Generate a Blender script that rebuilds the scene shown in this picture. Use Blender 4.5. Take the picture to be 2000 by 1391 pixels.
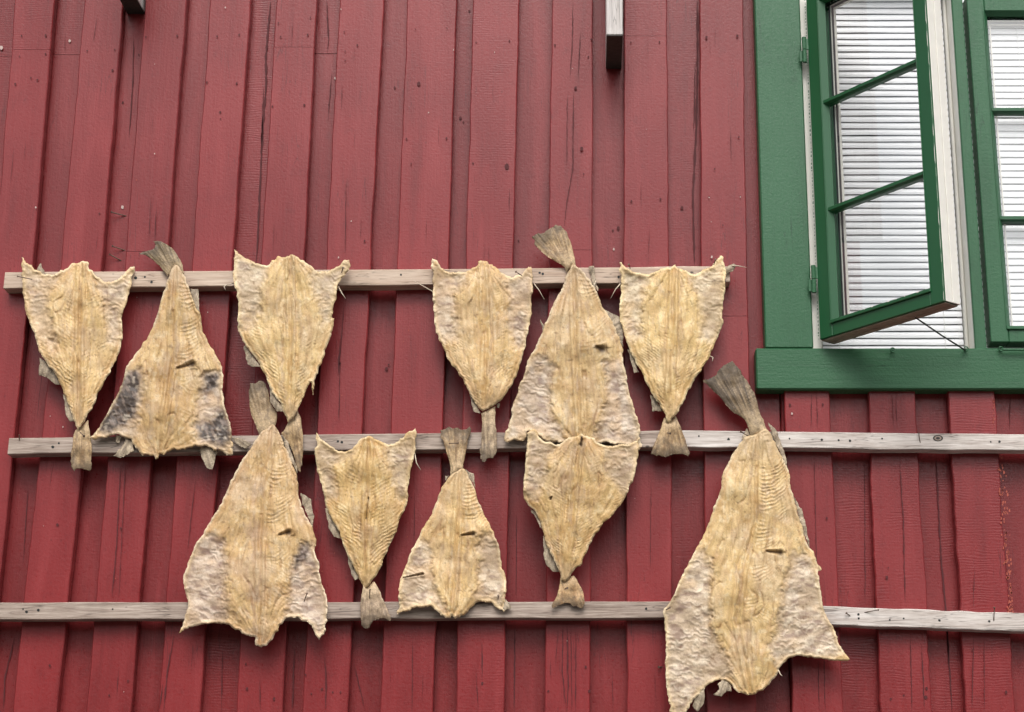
import bpy, math, random
import numpy as np
from mathutils import Vector
R=math.radians
sc=bpy.context.scene
for o in list(bpy.data.objects): bpy.data.objects.remove(o)
# ------------------------------------------------------------ camera, light
F=3300.;CX=1150.;CY=695.5;TH=math.atan(F/11035.);D=3.85;ZC=1.5
cam=bpy.data.cameras.new('camera'); co=bpy.data.objects.new('camera',cam); sc.collection.objects.link(co)
co.location=(0,-D,ZC); co.rotation_euler=(math.pi/2+TH,0,0)
cam.sensor_fit='HORIZONTAL'; cam.sensor_width=36; cam.lens=F/2000*36; cam.shift_x=-.075; cam.clip_end=500; cam.clip_start=.05
sc.camera=co
SUN_EL=R(50); SUN_AZ=R(-8)      # in front of the wall, slightly to the left
w=bpy.data.worlds.new('World'); sc.world=w; w.use_nodes=True
nt=w.node_tree; nt.nodes.clear()
out=nt.nodes.new('ShaderNodeOutputWorld'); bg=nt.nodes.new('ShaderNodeBackground'); sky=nt.nodes.new('ShaderNodeTexSky')
sky.sky_type='NISHITA'; sky.sun_disc=False; sky.sun_elevation=SUN_EL; sky.sun_rotation=math.pi+SUN_AZ
sky.dust_density=4; sky.air_density=1.2
hs=nt.nodes.new('ShaderNodeHueSaturation'); hs.inputs['Saturation'].default_value=.22
nt.links.new(sky.outputs[0],hs.inputs['Color'])
# soft cloud deck: brightness varies gently over the overcast sky
tc=nt.nodes.new('ShaderNodeTexCoord'); no=nt.nodes.new('ShaderNodeTexNoise'); no.inputs['Scale'].default_value=2.2; no.inputs['Detail'].default_value=5
cr=nt.nodes.new('ShaderNodeMapRange'); cr.inputs[1].default_value=.35; cr.inputs[2].default_value=.7; cr.inputs[3].default_value=1.05; cr.inputs[4].default_value=1.9
mx=nt.nodes.new('ShaderNodeVectorMath'); mx.operation='SCALE'
nt.links.new(tc.outputs['Generated'],no.inputs['Vector']); nt.links.new(no.outputs[0],cr.inputs[0])
nt.links.new(hs.outputs[0],mx.inputs[0]); nt.links.new(cr.outputs[0],mx.inputs['Scale'])
nt.links.new(mx.outputs[0],bg.inputs['Color']); bg.inputs['Strength'].default_value=.14
nt.links.new(bg.outputs[0],out.inputs[0])
sl=bpy.data.lights.new('sun','SUN'); sl.energy=1.15; sl.angle=R(26); sl.color=(1,.97,.92)
so=bpy.data.objects.new('sun',sl); sc.collection.objects.link(so); so.location=(0,-6,9)
sd=Vector((-math.sin(SUN_AZ)*math.cos(SUN_EL)*-1, -math.cos(SUN_AZ)*math.cos(SUN_EL), math.sin(SUN_EL)))
so.rotation_euler=sd.to_track_quat('Z','Y').to_euler()
sc.view_settings.view_transform='Standard'; sc.view_settings.look='None'; sc.view_settings.gamma=1
sc.view_settings.exposure=0.06
# ------------------------------------------------------------ helpers
def W(px,py,d=0.):
    a=(px-CX)/F; b=(CY-py)/F; c,s=math.cos(TH),math.sin(TH)
    t=(D-d)/(c-s*b)
    return Vector((a*t,-d,ZC+(s+c*b)*t))
def Wn(px,py,d):
    a=(px-CX)/F; b=(CY-py)/F; c,s=math.cos(TH),math.sin(TH)
    t=(D-d)/(c-s*b)
    return np.stack([a*t,-d+0*t,ZC+(s+c*b)*t],-1)
def lin(c):
    return tuple(((v/255.+.055)/1.055)**2.4 if v/255.>.04045 else v/255./12.92 for v in c)
def tag(o,label=None,cat=None,group=None,kind=None):
    if label:o['label']=label
    if cat:o['category']=cat
    if group:o['group']=group
    if kind:o['kind']=kind
    return o
def empty(name,loc,label,cat,group=None):
    o=bpy.data.objects.new(name,None); o.empty_display_size=.05; sc.collection.objects.link(o); o.location=loc
    return tag(o,label,cat,group)
def root_loc(p):
    while p.parent: p=p.parent
    return np.array(p.location)
def mesh(name,v,f,mat,parent=None,smooth=False,mats=None,fm=None,loc=None,cols=None,attrs=None):
    v=np.asarray(v,dtype=float).reshape(-1,3)
    me=bpy.data.meshes.new(name); o=bpy.data.objects.new(name,me); sc.collection.objects.link(o)
    if parent is not None:
        v=v-root_loc(parent); o.parent=parent
    else:
        if loc is None: loc=v.mean(0)
        o.location=loc; v=v-np.array(loc)
    me.from_pydata(v.tolist(),[],f if isinstance(f,list) else f.tolist())
    for m in (mats or [mat]): me.materials.append(m)
    if fm is not None: me.polygons.foreach_set('material_index',np.asarray(fm,dtype=np.int32))
    if smooth: me.polygons.foreach_set('use_smooth',[True]*len(me.polygons))
    if cols is not None:
        a=me.color_attributes.new('col','FLOAT_COLOR','POINT'); c4=np.ones((len(v),4)); c4[:,:3]=cols; a.data.foreach_set('color',c4.ravel())
    if attrs:
        for k,x in attrs.items():
            a=me.attributes.new(k,'FLOAT','POINT'); a.data.foreach_set('value',np.asarray(x,dtype=float))
    me.update(); return o
class MB:
    def __init__(s): s.v=[];s.f=[];s.m=[]
    def add(s,v,f,m=0):
        b=len(s.v); s.v+=[tuple(x) for x in v]; s.f+=[tuple(b+i for i in q) for q in f]; s.m+=[m]*len(f)
    def box(s,x0,x1,y0,y1,z0,z1,m=0,ch=.0015,T=None):
        # chamfered box: 24 verts
        X=(x0,x1);Y=(y0,y1);Z=(z0,z1);v=[];idx={}
        ch=min(ch,(x1-x0)*.3,(y1-y0)*.3,(z1-z0)*.3)
        for i in (0,1):
            for j in (0,1):
                for k in (0,1):
                    sx,sy,sz=(1-2*i),(1-2*j),(1-2*k)
                    for a in range(3):
                        p=[X[i]+sx*ch,Y[j]+sy*ch,Z[k]+sz*ch]; p[a]=(X[i],Y[j],Z[k])[a]
                        idx[i,j,k,a]=len(v); v.append(T(*p) if T else tuple(p))
        f=[]
        for i in (0,1):
            q=[idx[i,0,0,0],idx[i,1,0,0],idx[i,1,1,0],idx[i,0,1,0]]; f.append(q if i else q[::-1])
            q=[idx[0,i,0,1],idx[1,i,0,1],idx[1,i,1,1],idx[0,i,1,1]]; f.append(q[::-1] if i else q)
            q=[idx[0,0,i,2],idx[1,0,i,2],idx[1,1,i,2],idx[0,1,i,2]]; f.append(q if i else q[::-1])
        for i in (0,1):
            for j in (0,1):
                f.append([idx[i,j,0,0],idx[i,j,1,0],idx[i,j,1,1],idx[i,j,0,1]])
                f.append([idx[i,0,j,0],idx[i,1,j,0],idx[i,1,j,2],idx[i,0,j,2]])
                f.append([idx[0,i,j,1],idx[1,i,j,1],idx[1,i,j,2],idx[0,i,j,2]])
                for k in (0,1): f.append([idx[i,j,k,0],idx[i,j,k,1],idx[i,j,k,2]])
        s.add(v,f,m)
    def tube(s,pts,r,n=8,m=0):
        pts=[Vector(p) for p in pts]; rs=r if isinstance(r,(list,tuple)) else [r]*len(pts); v=[];f=[]
        for i,p in enumerate(pts):
            t=(pts[min(i+1,len(pts)-1)]-pts[max(i-1,0)]).normalized()
            a=t.cross(Vector((0,0,1)) if abs(t.z)<.9 else Vector((1,0,0))).normalized(); b=t.cross(a)
            for k in range(n):
                q=2*math.pi*k/n; v.append(p+(a*math.cos(q)+b*math.sin(q))*rs[i])
        for i in range(len(pts)-1):
            for k in range(n): f.append((i*n+k,i*n+(k+1)%n,(i+1)*n+(k+1)%n,(i+1)*n+k))
        f.append(tuple(range(n))[::-1]); f.append(tuple((len(pts)-1)*n+k for k in range(n)))
        s.add(v,f,m)
    def build(s,name,mat,parent=None,mats=None,smooth=False,loc=None):
        return mesh(name,s.v,s.f,mat,parent,smooth,mats,s.m,loc)
# numpy value noise
def _h(ix,iy,seed):
    n=(ix.astype(np.int64)*374761393+iy.astype(np.int64)*668265263+seed*1442695041)&0x7fffffff
    n=((n^(n>>13))*1274126177)&0x7fffffff
    return ((n^(n>>16))&0xffff)/65535.
def vn(x,y,seed=0):
    ix=np.floor(x);iy=np.floor(y);fx=x-ix;fy=y-iy;fx=fx*fx*(3-2*fx);fy=fy*fy*(3-2*fy)
    a=_h(ix,iy,seed);b=_h(ix+1,iy,seed);c=_h(ix,iy+1,seed);d=_h(ix+1,iy+1,seed)
    return (a+(b-a)*fx)*(1-fy)+(c+(d-c)*fx)*fy
def fbm(x,y,seed=0,o=3):
    t=0;a=.5;n=0
    for i in range(o): t=t+a*vn(x,y,seed+i*17);n+=a;x=x*2.03+5.1;y=y*2.03+1.7;a*=.5
    return t/n
def ss(a,b,x): t=np.clip((x-a)/(b-a),0,1); return t*t*(3-2*t)
# ------------------------------------------------------------ materials
def newmat(name):
    m=bpy.data.materials.new(name); m.use_nodes=True; nt=m.node_tree; nt.nodes.clear()
    o=nt.nodes.new('ShaderNodeOutputMaterial'); p=nt.nodes.new('ShaderNodeBsdfPrincipled'); nt.links.new(p.outputs[0],o.inputs[0])
    return m,nt,p,o
def N(nt,t,**k):
    n=nt.nodes.new('ShaderNode'+t)
    for a,b in k.items():
        if a[0]=='i' and a[1:].isdigit(): n.inputs[int(a[1:])].default_value=b
        else: setattr(n,a,b)
    return n
def noise(nt,vec,scale,detail=3,rough=.5,dist=0):
    n=N(nt,'TexNoise'); n.inputs['Scale'].default_value=scale; n.inputs['Detail'].default_value=detail; n.inputs['Roughness'].default_value=rough; n.inputs['Distortion'].default_value=dist
    nt.links.new(vec,n.inputs['Vector']); return n.outputs[0]
def mapping(nt,vec,scale):
    n=N(nt,'Mapping'); n.inputs['Scale'].default_value=scale; nt.links.new(vec,n.inputs[0]); return n.outputs[0]
def mr(nt,x,a,b,c=0,d=1,cl=True):
    n=N(nt,'MapRange'); n.clamp=cl
    for i,v in enumerate((a,b,c,d)): n.inputs[i+1].default_value=v
    nt.links.new(x,n.inputs[0]); return n.outputs[0]
def math_(nt,op,a,b=None):
    n=N(nt,'Math',operation=op)
    for i,x in enumerate((a,b)):
        if x is None: continue
        if isinstance(x,(int,float)): n.inputs[i].default_value=x
        else: nt.links.new(x,n.inputs[i])
    return n.outputs[0]
def mixc(nt,f,a,b,mode='MIX'):
    n=N(nt,'Mix',data_type='RGBA',blend_type=mode)
    for i,x in ((0,f),(6,a),(7,b)):
        if isinstance(x,(int,float)): n.inputs[i].default_value=x
        elif isinstance(x,tuple): n.inputs[i].default_value=(*x[:3],1)
        else: nt.links.new(x,n.inputs[i])
    return n.outputs[2]
def bump(nt,p,hs,dist=.001):
    prev=None
    for h,s in hs:
        b=N(nt,'Bump'); b.inputs['Strength'].default_value=s; b.inputs['Distance'].default_value=dist
        nt.links.new(h,b.inputs['Height'])
        if prev: nt.links.new(prev,b.inputs['Normal'])
        prev=b.outputs[0]
    nt.links.new(prev,p.inputs['Normal'])
def painted_wood(name,c1,c2,cdark,axis='z',rough=.4,grain=1.,chatter=False,spots=True):
    m,nt,p,o=newmat(name); t=N(nt,'TexCoord').outputs['Object']
    g=(1,1,.05) if axis=='z' else (.05,1,1)
    v=mapping(nt,t,g)
    big=noise(nt,t,3.5,3); med=noise(nt,t,28,4,.6); fine=noise(nt,v,170,5,.65,.3); gr=noise(nt,v,60,3,.5,.6)
    lump=noise(nt,t,150,3,.55); micro=noise(nt,t,420,2)
    col=mixc(nt,mr(nt,big,.3,.7),c1,c2)
    at=N(nt,'Attribute',attribute_name='tone').outputs['Fac']
    col=mixc(nt,mr(nt,at,0,1,0,.85),col,tuple(x*.62 for x in c1) if chatter else c1)
    if spots:
        st=noise(nt,mapping(nt,t,(1,1,.12) if axis=='z' else (.12,1,1)),22,5,.6,.4)
        col=mixc(nt,mr(nt,st,.5,.72,0,.42),col,tuple(min(1,x*1.2+.012) for x in c1)); col=mixc(nt,mr(nt,st,.45,.3,0,.4),col,tuple(x*.62 for x in c2))
    wear=mr(nt,med,.58,.8,0,.30 if spots else 0.); col=mixc(nt,wear,col,cdark)
    # fine grain cracks where the paint has opened
    ln=mr(nt,math_(nt,'ABSOLUTE',math_(nt,'SUBTRACT',gr,.5)),0,.012,1,0)
    mask=mr(nt,noise(nt,t,4.3,2),.53,.63); crk=math_(nt,'MULTIPLY',math_(nt,'MULTIPLY',ln,mask),1. if spots else 0.)
    col=mixc(nt,math_(nt,'MULTIPLY',crk,.75),col,cdark)
    if spots:
        vo=N(nt,'TexVoronoi',feature='F1'); vo.inputs['Scale'].default_value=38; nt.links.new(mapping(nt,t,(1,1,.6)),vo.inputs['Vector'])
        sp=mr(nt,vo.outputs['Distance'],.05,.11,1,0); pick=mr(nt,vo.outputs['Color'],.80,.82); 
        spt=math_(nt,'MULTIPLY',sp,pick); col=mixc(nt,math_(nt,'MULTIPLY',spt,.35),col,cdark)
    nt.links.new(col,p.inputs['Base Color'])
    k_=1. if spots else .1
    nt.links.new(mr(nt,lump,.3,.7,rough-.08*k_,rough+.12*k_),p.inputs['Roughness'])
    p.inputs['Specular IOR Level'].default_value=.38
    hs=[(fine,.34*grain),(lump,.36*grain),(micro,.10*grain),(crk,-.9)]
    if chatter:
        cat=N(nt,'Attribute',attribute_name='chatter').outputs['Fac']
        wv=N(nt,'TexWave',wave_type='BANDS',bands_direction='Z'); wv.inputs['Scale'].default_value=48; wv.inputs['Distortion'].default_value=9; wv.inputs['Detail'].default_value=2; wv.inputs['Detail Scale'].default_value=.6
        nt.links.new(mapping(nt,t,(.5,1,1)),wv.inputs['Vector'])
        hs.append((math_(nt,'MULTIPLY',wv.outputs['Fac'],math_(nt,'MULTIPLY',cat,mr(nt,noise(nt,t,14,2),.4,.65,.15,1))),.17))
    bump(nt,p,hs,.0012)
    return m
RED=painted_wood('red_paint',(.255,.027,.029),(.190,.018,.020),(.085,.010,.013),'z',.34,1.,True)
GREEN=painted_wood('green_paint',(.022,.104,.042),(.032,.120,.054),(.012,.045,.022),'z',.42,1.4,spots=True)
GREENH=painted_wood('green_paint_across',(.021,.100,.040),(.029,.112,.049),(.012,.045,.022),'x',.42,1.4)
GLOSSG=painted_wood('green_gloss_paint',(.010,.084,.028),(.014,.094,.034),(.012,.05,.02),'z',.3,.07,spots=False)
def simple(name,c,rough=.5,metal=0,nscale=120,var=.15,b=.2,c2=None):
    m,nt,p,o=newmat(name); t=N(nt,'TexCoord').outputs['Object']
    n=noise(nt,t,nscale,4); col=mixc(nt,mr(nt,n,.3,.75,0,1),c,c2 or tuple(x*(1-var) for x in c))
    nt.links.new(col,p.inputs['Base Color']); p.inputs['Roughness'].default_value=rough; p.inputs['Metallic'].default_value=metal
    bump(nt,p,[(n,b)]); return m
CRACK=simple('paint_crack',(.085,.012,.014),.8)
FLAKE=simple('flaked_red',(.42,.095,.06),.8)
CHIP=simple('bare_chip',(.55,.42,.38),.8)
WHITE=simple('white_paint',(.80,.77,.70),.42,nscale=30,var=.08)
BARE=simple('bare_sash_wood',(.34,.26,.20),.7,nscale=60,var=.35)
RUBBER=simple('rubber_seal',(.03,.028,.035),.6)
SLAT=simple('blind_slat',(.84,.84,.86),.35,nscale=20,var=.03,b=.02)
CORD=simple('blind_cord',(.75,.75,.72),.8)
STEEL=simple('rusty_nail',(.10,.075,.06),.6,.4,c2=(.2,.13,.09))
IRON=simple('dark_iron',(.018,.018,.018),.5,.3)
ROOM=simple('room_wall',(.10,.10,.10),.9)
DARKWOOD=simple('dark_wood',(.055,.047,.040),.75,nscale=90,var=.5,b=.6)
def wood(name,c1,c2,c3,ax=0):
    m,nt,p,o=newmat(name); t=N(nt,'TexCoord').outputs['Object']
    v=mapping(nt,t,(.05,1,1) if ax==0 else (1,1,.05)); g=noise(nt,v,150,5,.72,.8); b=noise(nt,t,9,3); s=noise(nt,mapping(nt,t,(.15,1,1) if ax==0 else (1,1,.15)),60,4,.65,.6)
    col=mixc(nt,mr(nt,g,.35,.68),c1,c2); col=mixc(nt,mr(nt,s,.52,.7,0,.7),col,c3); col=mixc(nt,mr(nt,b,.45,.7,0,.35),col,c2)
    dk=mr(nt,math_(nt,'ABSOLUTE',math_(nt,'SUBTRACT',noise(nt,v,95,3,.5,.8),.5)),0,.03,1,0)
    dk=math_(nt,'MULTIPLY',dk,mr(nt,noise(nt,t,9,2),.46,.56)); col=mixc(nt,math_(nt,'MULTIPLY',dk,.8),col,tuple(x*.3 for x in c2))
    vo=N(nt,'TexVoronoi',feature='F1'); vo.inputs['Scale'].default_value=30; nt.links.new(mapping(nt,t,(.7,1,1)),vo.inputs['Vector'])
    spt=math_(nt,'MULTIPLY',mr(nt,vo.outputs['Distance'],.06,.12,1,0),mr(nt,vo.outputs['Color'],.62,.64))
    col=mixc(nt,math_(nt,'MULTIPLY',spt,.85),col,(.03,.022,.02))
    nt.links.new(col,p.inputs['Base Color']); p.inputs['Roughness'].default_value=.72
    bump(nt,p,[(g,.8),(dk,-.9),(spt,-.8)]); return m
WOODA=wood('new_lath_wood',(.66,.53,.42),(.42,.29,.21),(.56,.43,.33))
WOODB=wood('grey_lath_wood',(.54,.44,.37),(.18,.125,.095),(.38,.29,.235))
WOODC=wood('silver_lath_wood',(.76,.70,.65),(.36,.29,.25),(.60,.53,.48))
WOODV=wood('silver_board_wood',(.72,.68,.66),(.50,.45,.42),(.60,.55,.52),2)
def vcol(name,rough,fine=.25,spec=.4,bs=.5,trans=0):
    m,nt,p,o=newmat(name); t=N(nt,'TexCoord').outputs['Object']; a=N(nt,'Attribute',attribute_name='col').outputs['Color']
    n1=noise(nt,t,300,4,.6,.4); n2=noise(nt,t,900,2); n3=noise(nt,t,120,3,.6,1.)
    f=mr(nt,n1,.3,.7,1-fine,1+fine*.7,False)
    vm=N(nt,'VectorMath',operation='SCALE'); nt.links.new(a,vm.inputs[0]); nt.links.new(f,vm.inputs['Scale'])
    col=vm.outputs[0]
    nt.links.new(col,p.inputs['Base Color']); nt.links.new(mr(nt,n3,.3,.7,rough-.12,rough+.1),p.inputs['Roughness'])
    p.inputs['Specular IOR Level'].default_value=spec
    bump(nt,p,[(n3,bs*.5),(n1,bs*.8),(n2,bs*.3)],.0014); return m
FLESH=vcol('dried_flesh',.50,.15,.45,.34)
FIN=vcol('dried_fin',.6,.3)
def glass(name,ior=1.75):
    m=bpy.data.materials.new(name); m.use_nodes=True; nt=m.node_tree; nt.nodes.clear()
    o=nt.nodes.new('ShaderNodeOutputMaterial'); fr=N(nt,'Fresnel'); ge=N(nt,'NewGeometry'); nt.links.new(mr(nt,ge.outputs['Backfacing'],0,1,ior,1/ior),fr.inputs['IOR'])
    tr=N(nt,'BsdfTransparent'); tr.inputs['Color'].default_value=(.97,.98,.98,1); gl=N(nt,'BsdfGlossy'); gl.inputs['Roughness'].default_value=.01
    mx=N(nt,'MixShader'); nt.links.new(fr.outputs[0],mx.inputs[0]); nt.links.new(tr.outputs[0],mx.inputs[1]); nt.links.new(gl.outputs[0],mx.inputs[2]); nt.links.new(mx.outputs[0],o.inputs[0])
    return m
GLASS=glass('window_glass',2.3)
GROUND=simple('gravel_ground',(.11,.105,.095),.95,nscale=14,var=.4,b=.6)
# ------------------------------------------------------------ ground
g=MB(); n=24
for i in range(n):
    for j in range(n):
        x0=-90+180*i/n; x1=-90+180*(i+1)/n; y0=-120+160*j/n; y1=-120+160*(j+1)/n
        g.add([(x0,y0,0),(x1,y0,0),(x1,y1,0),(x0,y1,0)],[(0,1,2,3)])
o=g.build('ground',GROUND,loc=(0,0,0)); tag(o,kind='structure')
# unseen slope added behind the viewer to block low sky from the wall
SKYBLOCK=simple('sky_blocker_dark',(.055,.065,.035),.95,nscale=3,var=.6,b=.8)
v=[];f=[];nx,ny=60,24
for j in range(ny+1):
    for i in range(nx+1):
        x_=-90+180*i/nx; q=j/ny; y_=-10-34*q
        h_=8.5*ss(0,.55,q)*(.75+.5*float(fbm(np.array(x_/14.),np.array(y_/14.),77)))+(float(vn(np.array(x_/3.),np.array(y_/3.),78))-.5)*1.2*q-.1
        v.append((x_,y_,h_))
for j in range(ny):
    for i in range(nx): a=j*(nx+1)+i; f.append((a,a+nx+1,a+nx+2,a+1))
tag(mesh('added_sky_blocker',v,f,SKYBLOCK,None,True,loc=(0,-27,0)),kind='structure')
# ------------------------------------------------------------ cladding
rng=random.Random(7)
ZB,ZT=.06,4.9
def edge_fn(pts,d):   # [(px,py),...] -> x(z) piecewise linear with extrapolation
    q=sorted([(W(px,py,d).z,W(px,py,d).x) for px,py in pts])
    def fn(z):
        if len(q)==1: return q[0][1]
        i=0
        while i<len(q)-2 and z>q[i+1][0]: i+=1
        (z0,x0),(z1,x1)=q[i],q[i+1]
        if z<q[0][0]-.1: z=q[0][0]-.1+(z-q[0][0]+.1)*.15
        if z>q[-1][0]+.1: z=q[-1][0]+.1+(z-q[-1][0]-.1)*.15
        return x0+(x1-x0)*(z-z0)/(z1-z0)
    return fn
class Strip:
    def __init__(s): s.v=[];s.f=[];s.m=[];s.tone=[];s.ch=[]
    def board(s,fl,fr,z0,z1,yf,th,tone,chat=0,wob=.0012,seed=0,step=.012):
        n=max(2,int((z1-z0)/step)); zs=np.linspace(z0,z1,n+1); A=np.array
        wl=(fbm(zs*9,zs*0+seed*3.1,seed)-.5)*2*wob*2+(vn(zs*70,zs*0+seed,seed+5)-.5)*wob*.8
        wr=(fbm(zs*8,zs*0+seed*1.7,seed+9)-.5)*2*wob*2+(vn(zs*70,zs*0+seed,seed+6)-.5)*wob*.8
        bow=(vn(zs*2.2,zs*0+seed,seed+3)-.5)*.003
        xl=A([fl(z) for z in zs])+wl; xr=A([fr(z) for z in zs])+wr; base=len(s.v); c=.0022
        rows=[]
        for i,z in enumerate(zs):
            e=0
            y=yf+bow[i]
            cup=.0006*math.sin(seed*7)
            rows.append([(xl[i],yf+th,z),(xl[i],y+c,z),(xl[i]+c,y+e*.5,z),((xl[i]+xr[i])/2,y+cup,z),(xr[i]-c,y+e*.5,z),(xr[i],y+c,z),(xr[i],yf+th,z)])
        for r_ in rows: s.v+=r_
        for i in range(n):
            for k in range(6): s.f.append((base+i*7+k,base+i*7+k+1,base+(i+1)*7+k+1,base+(i+1)*7+k)); s.m.append(0)
        s.f.append(tuple(base+k for k in range(7))[::-1]); s.f.append(tuple(base+n*7+k for k in range(7))); s.m+=[0,0]
        s.tone+=[tone]*(7*(n+1)); s.ch+=[chat]*(7*(n+1))
    def poly(s,pts,m):
        b=len(s.v); s.v+=[tuple(p) for p in pts]; s.f.append(tuple(range(b,b+len(pts)))); s.m.append(m); s.tone+=[0]*len(pts); s.ch+=[0]*len(pts)
    def crack(s,pts,wpx,d,m=1,seed=0):
        # a dark split running down a board, tapering at both ends
        P=[]; 
        for (a,b),(c,e) in zip(pts[:-1],pts[1:]):
            k=max(1,int(math.hypot(c-a,e-b)/9))
            for i in range(k): P.append((a+(c-a)*i/k,b+(e-b)*i/k))
        P.append(pts[-1]); n=len(P); rr=random.Random(seed)
        L=[];Rr=[]
        for i,(x,y) in enumerate(P):
            tpr=min(1,(i+.2)/4,(n-1-i+.2)/4); hw=.5*wpx*tpr*(.55+.9*rr.random()); j=(rr.random()-.5)*1.0
            L.append(W(x+j-hw,y,d)); Rr.append(W(x+j+hw,y,d))
        b=len(s.v); s.v+=[tuple(p) for p in L+Rr]
        for i in range(n-1): s.f.append((b+i,b+n+i,b+n+i+1,b+i+1)); s.m.append(m)
        s.tone+=[0]*(2*n); s.ch+=[0]*(2*n)
    def dot(s,x,y,r,d,m=1,ry=1.3,seed=0):
        rr=random.Random(int(x*13+y)); s.poly([W(x+r*math.cos(q)*(.75+.5*rr.random()),y+r*ry*math.sin(q)*(.75+.5*rr.random()),d) for q in [math.pi*2*k/8 for k in range(8)]],m)
    def build(s,name,parent,mats):
        return mesh(name,s.v,s.f,None,parent,False,mats,s.m,attrs={'tone':s.tone,'chatter':s.ch})
wall=empty('house_wall',(0,0,0),'red painted wooden house wall clad in vertical boards behind the hanging fish','wall')
Y3=(0,460,1391)
TB=dict(
 A=((30,-8,-105),(107,68,-28)),B=((165,124,23),(241,203,111)),C=((284,248,168),(364,329,256)),D=((410,379,308),(489,458,390)),
 E=((540,513,462),(619,596,552)),F=((664,640,591),(750,726,679)),G=((796,778,742),(892,877,846)),H=((925,911,890),(1015,1003,985)),
 I=((1079,1072,1064),(1158,1157,1152)),J=((1220,1218,1225),(1302,1306,1316)),K=((1367,1369,1381),(1451,1458,1477)))
BOT=dict(L=((1532,1548),(1620,1647)),M=((1696,1720),(1787,1820)),N=((1852,1888),(1941,1984)),O=((2016,2060),(2106,2158)))
fn={}
for k,(l,r) in TB.items(): fn[k]=(edge_fn(list(zip(l,Y3)),0),edge_fn(list(zip(r,Y3)),0))
for k,(l,r) in BOT.items(): fn[k]=(edge_fn(list(zip(l,(765,1391))),0),edge_fn(list(zip(r,(765,1391))),0))
outer=Strip(); under=Strip()
TOPZ=W(1600,-62,0).z          # top of the window opening
def zy(y,d=0,x=1000): return W(x,y,d).z
joint=dict(A=97,E=92,J=70,I=488,C=491,K=617)
for i,k in enumerate('ABCDEFGHIJK'):
    l,r=fn[k]; tn=rng.random()*.25; ch={'H':.5,'J':.25,'F':.15,'G':.2}.get(k,0)
    if k in joint:
        zj=zy(joint[k]); outer.board(l,r,ZB,zj-.0006,0,.022,tn,ch,seed=i+1); outer.board(l,r,zj+.0006,ZT,0.0008,.022,tn+.12,.6 if k in 'AJ' else ch,seed=i+1)
    else: outer.board(l,r,ZB,ZT,0,.022,tn,ch,seed=i+1,wob=.0013)
for i,k in enumerate('LMNO'):
    l,r=fn[k]; outer.board(l,r,ZB,zy(742),0.0,.022,rng.random()*.2,{'N':1,'M':.6}.get(k,0),seed=i+31,wob=.0022 if k in 'MN' else .0013)
def const(x): return lambda z:x
x=W(-28,0,0).x; xs=[]
while x>-4.2: outer.board(const(x-.1),const(x),ZB,ZT,0,.022,rng.random()*.3,seed=int(-x*37)+60,step=.05); xs.append(x-.1); x-=.162
xl_left=x
x=W(2190,1391,0).x; 
while x<4.2:
    if x<1.78: outer.board(const(x),const(x+.11),ZB,zy(742),0,.022,rng.random()*.3,seed=int(x*37)+90,step=.05)
    else: outer.board(const(x),const(x+.11),ZB,ZT,0,.022,rng.random()*.3,seed=int(x*37)+90,step=.05)
    x+=.162
x=W(1532,0,0).x
while x<1.76: outer.board(const(x),const(x+.1),TOPZ+.11,ZT,0,.022,rng.random()*.3,seed=int(x*37)+120,step=.05); x+=.162
# backing boards: one between each pair, running behind both
YU=.030
keys='ABCDEFGHIJK'
def mid(fa,fb,off=0): return lambda z:(fa(z)+fb(z))/2+off
prev=const(fn['A'][0](2.5)-.11)
seams=[prev]
for k in keys: seams.append(mid(fn[k][0],fn[k][1]))
uj={0:110,1:107,5:105}
for i in range(len(seams)-1):
    l,r=seams[i],seams[i+1]; tn=.25+.5*rng.random(); ch={4:1.,3:.2,2:.2,10:.35,5:.2,0:.5}.get(i,.1)
    l2=(lambda l:lambda z:l(z)+.0005)(l)
    if i in uj:
        zj=zy(uj[i],-YU); under.board(l2,r,ZB,zj-.0007,YU,.018,tn,ch,seed=i+200); under.board(l2,r,zj+.0007,ZT,YU+.0008,.018,tn+.1,.6,seed=i+220)
    else: under.board(l2,r,ZB,ZT,YU,.018,tn,ch,seed=i+200)
xr_=W(1485,0,0).x+.02
under.board(lambda z:seams[-1](z)+.0005,const(xr_),ZB,ZT,YU,.018,.5,.1,seed=240)
prev=const(xr_+.0005)
for i,k in enumerate('LMNO'):
    r=mid(*fn[k]); under.board(prev,r,ZB,zy(742),YU,.018,.3+.3*rng.random(),{2:.9,3:.3,1:.8}.get(i,.3),seed=250+i); prev=(lambda r:lambda z:r(z)+.0005)(r)
under.board(prev,const(1.78),ZB,zy(742),YU,.018,.4,.2,seed=260,step=.05)
under.board(const(xr_+.001),const(1.78),TOPZ+.06,ZT,YU,.018,.4,.2,seed=261,step=.05)
under.board(const(1.781),const(4.3),ZB,ZT,YU,.018,.4,.2,seed=262,step=.05)
under.board(const(-4.3),lambda z:seams[0](z)-.0005,ZB,ZT,YU,.018,.4,.2,seed=263,step=.05)
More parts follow.
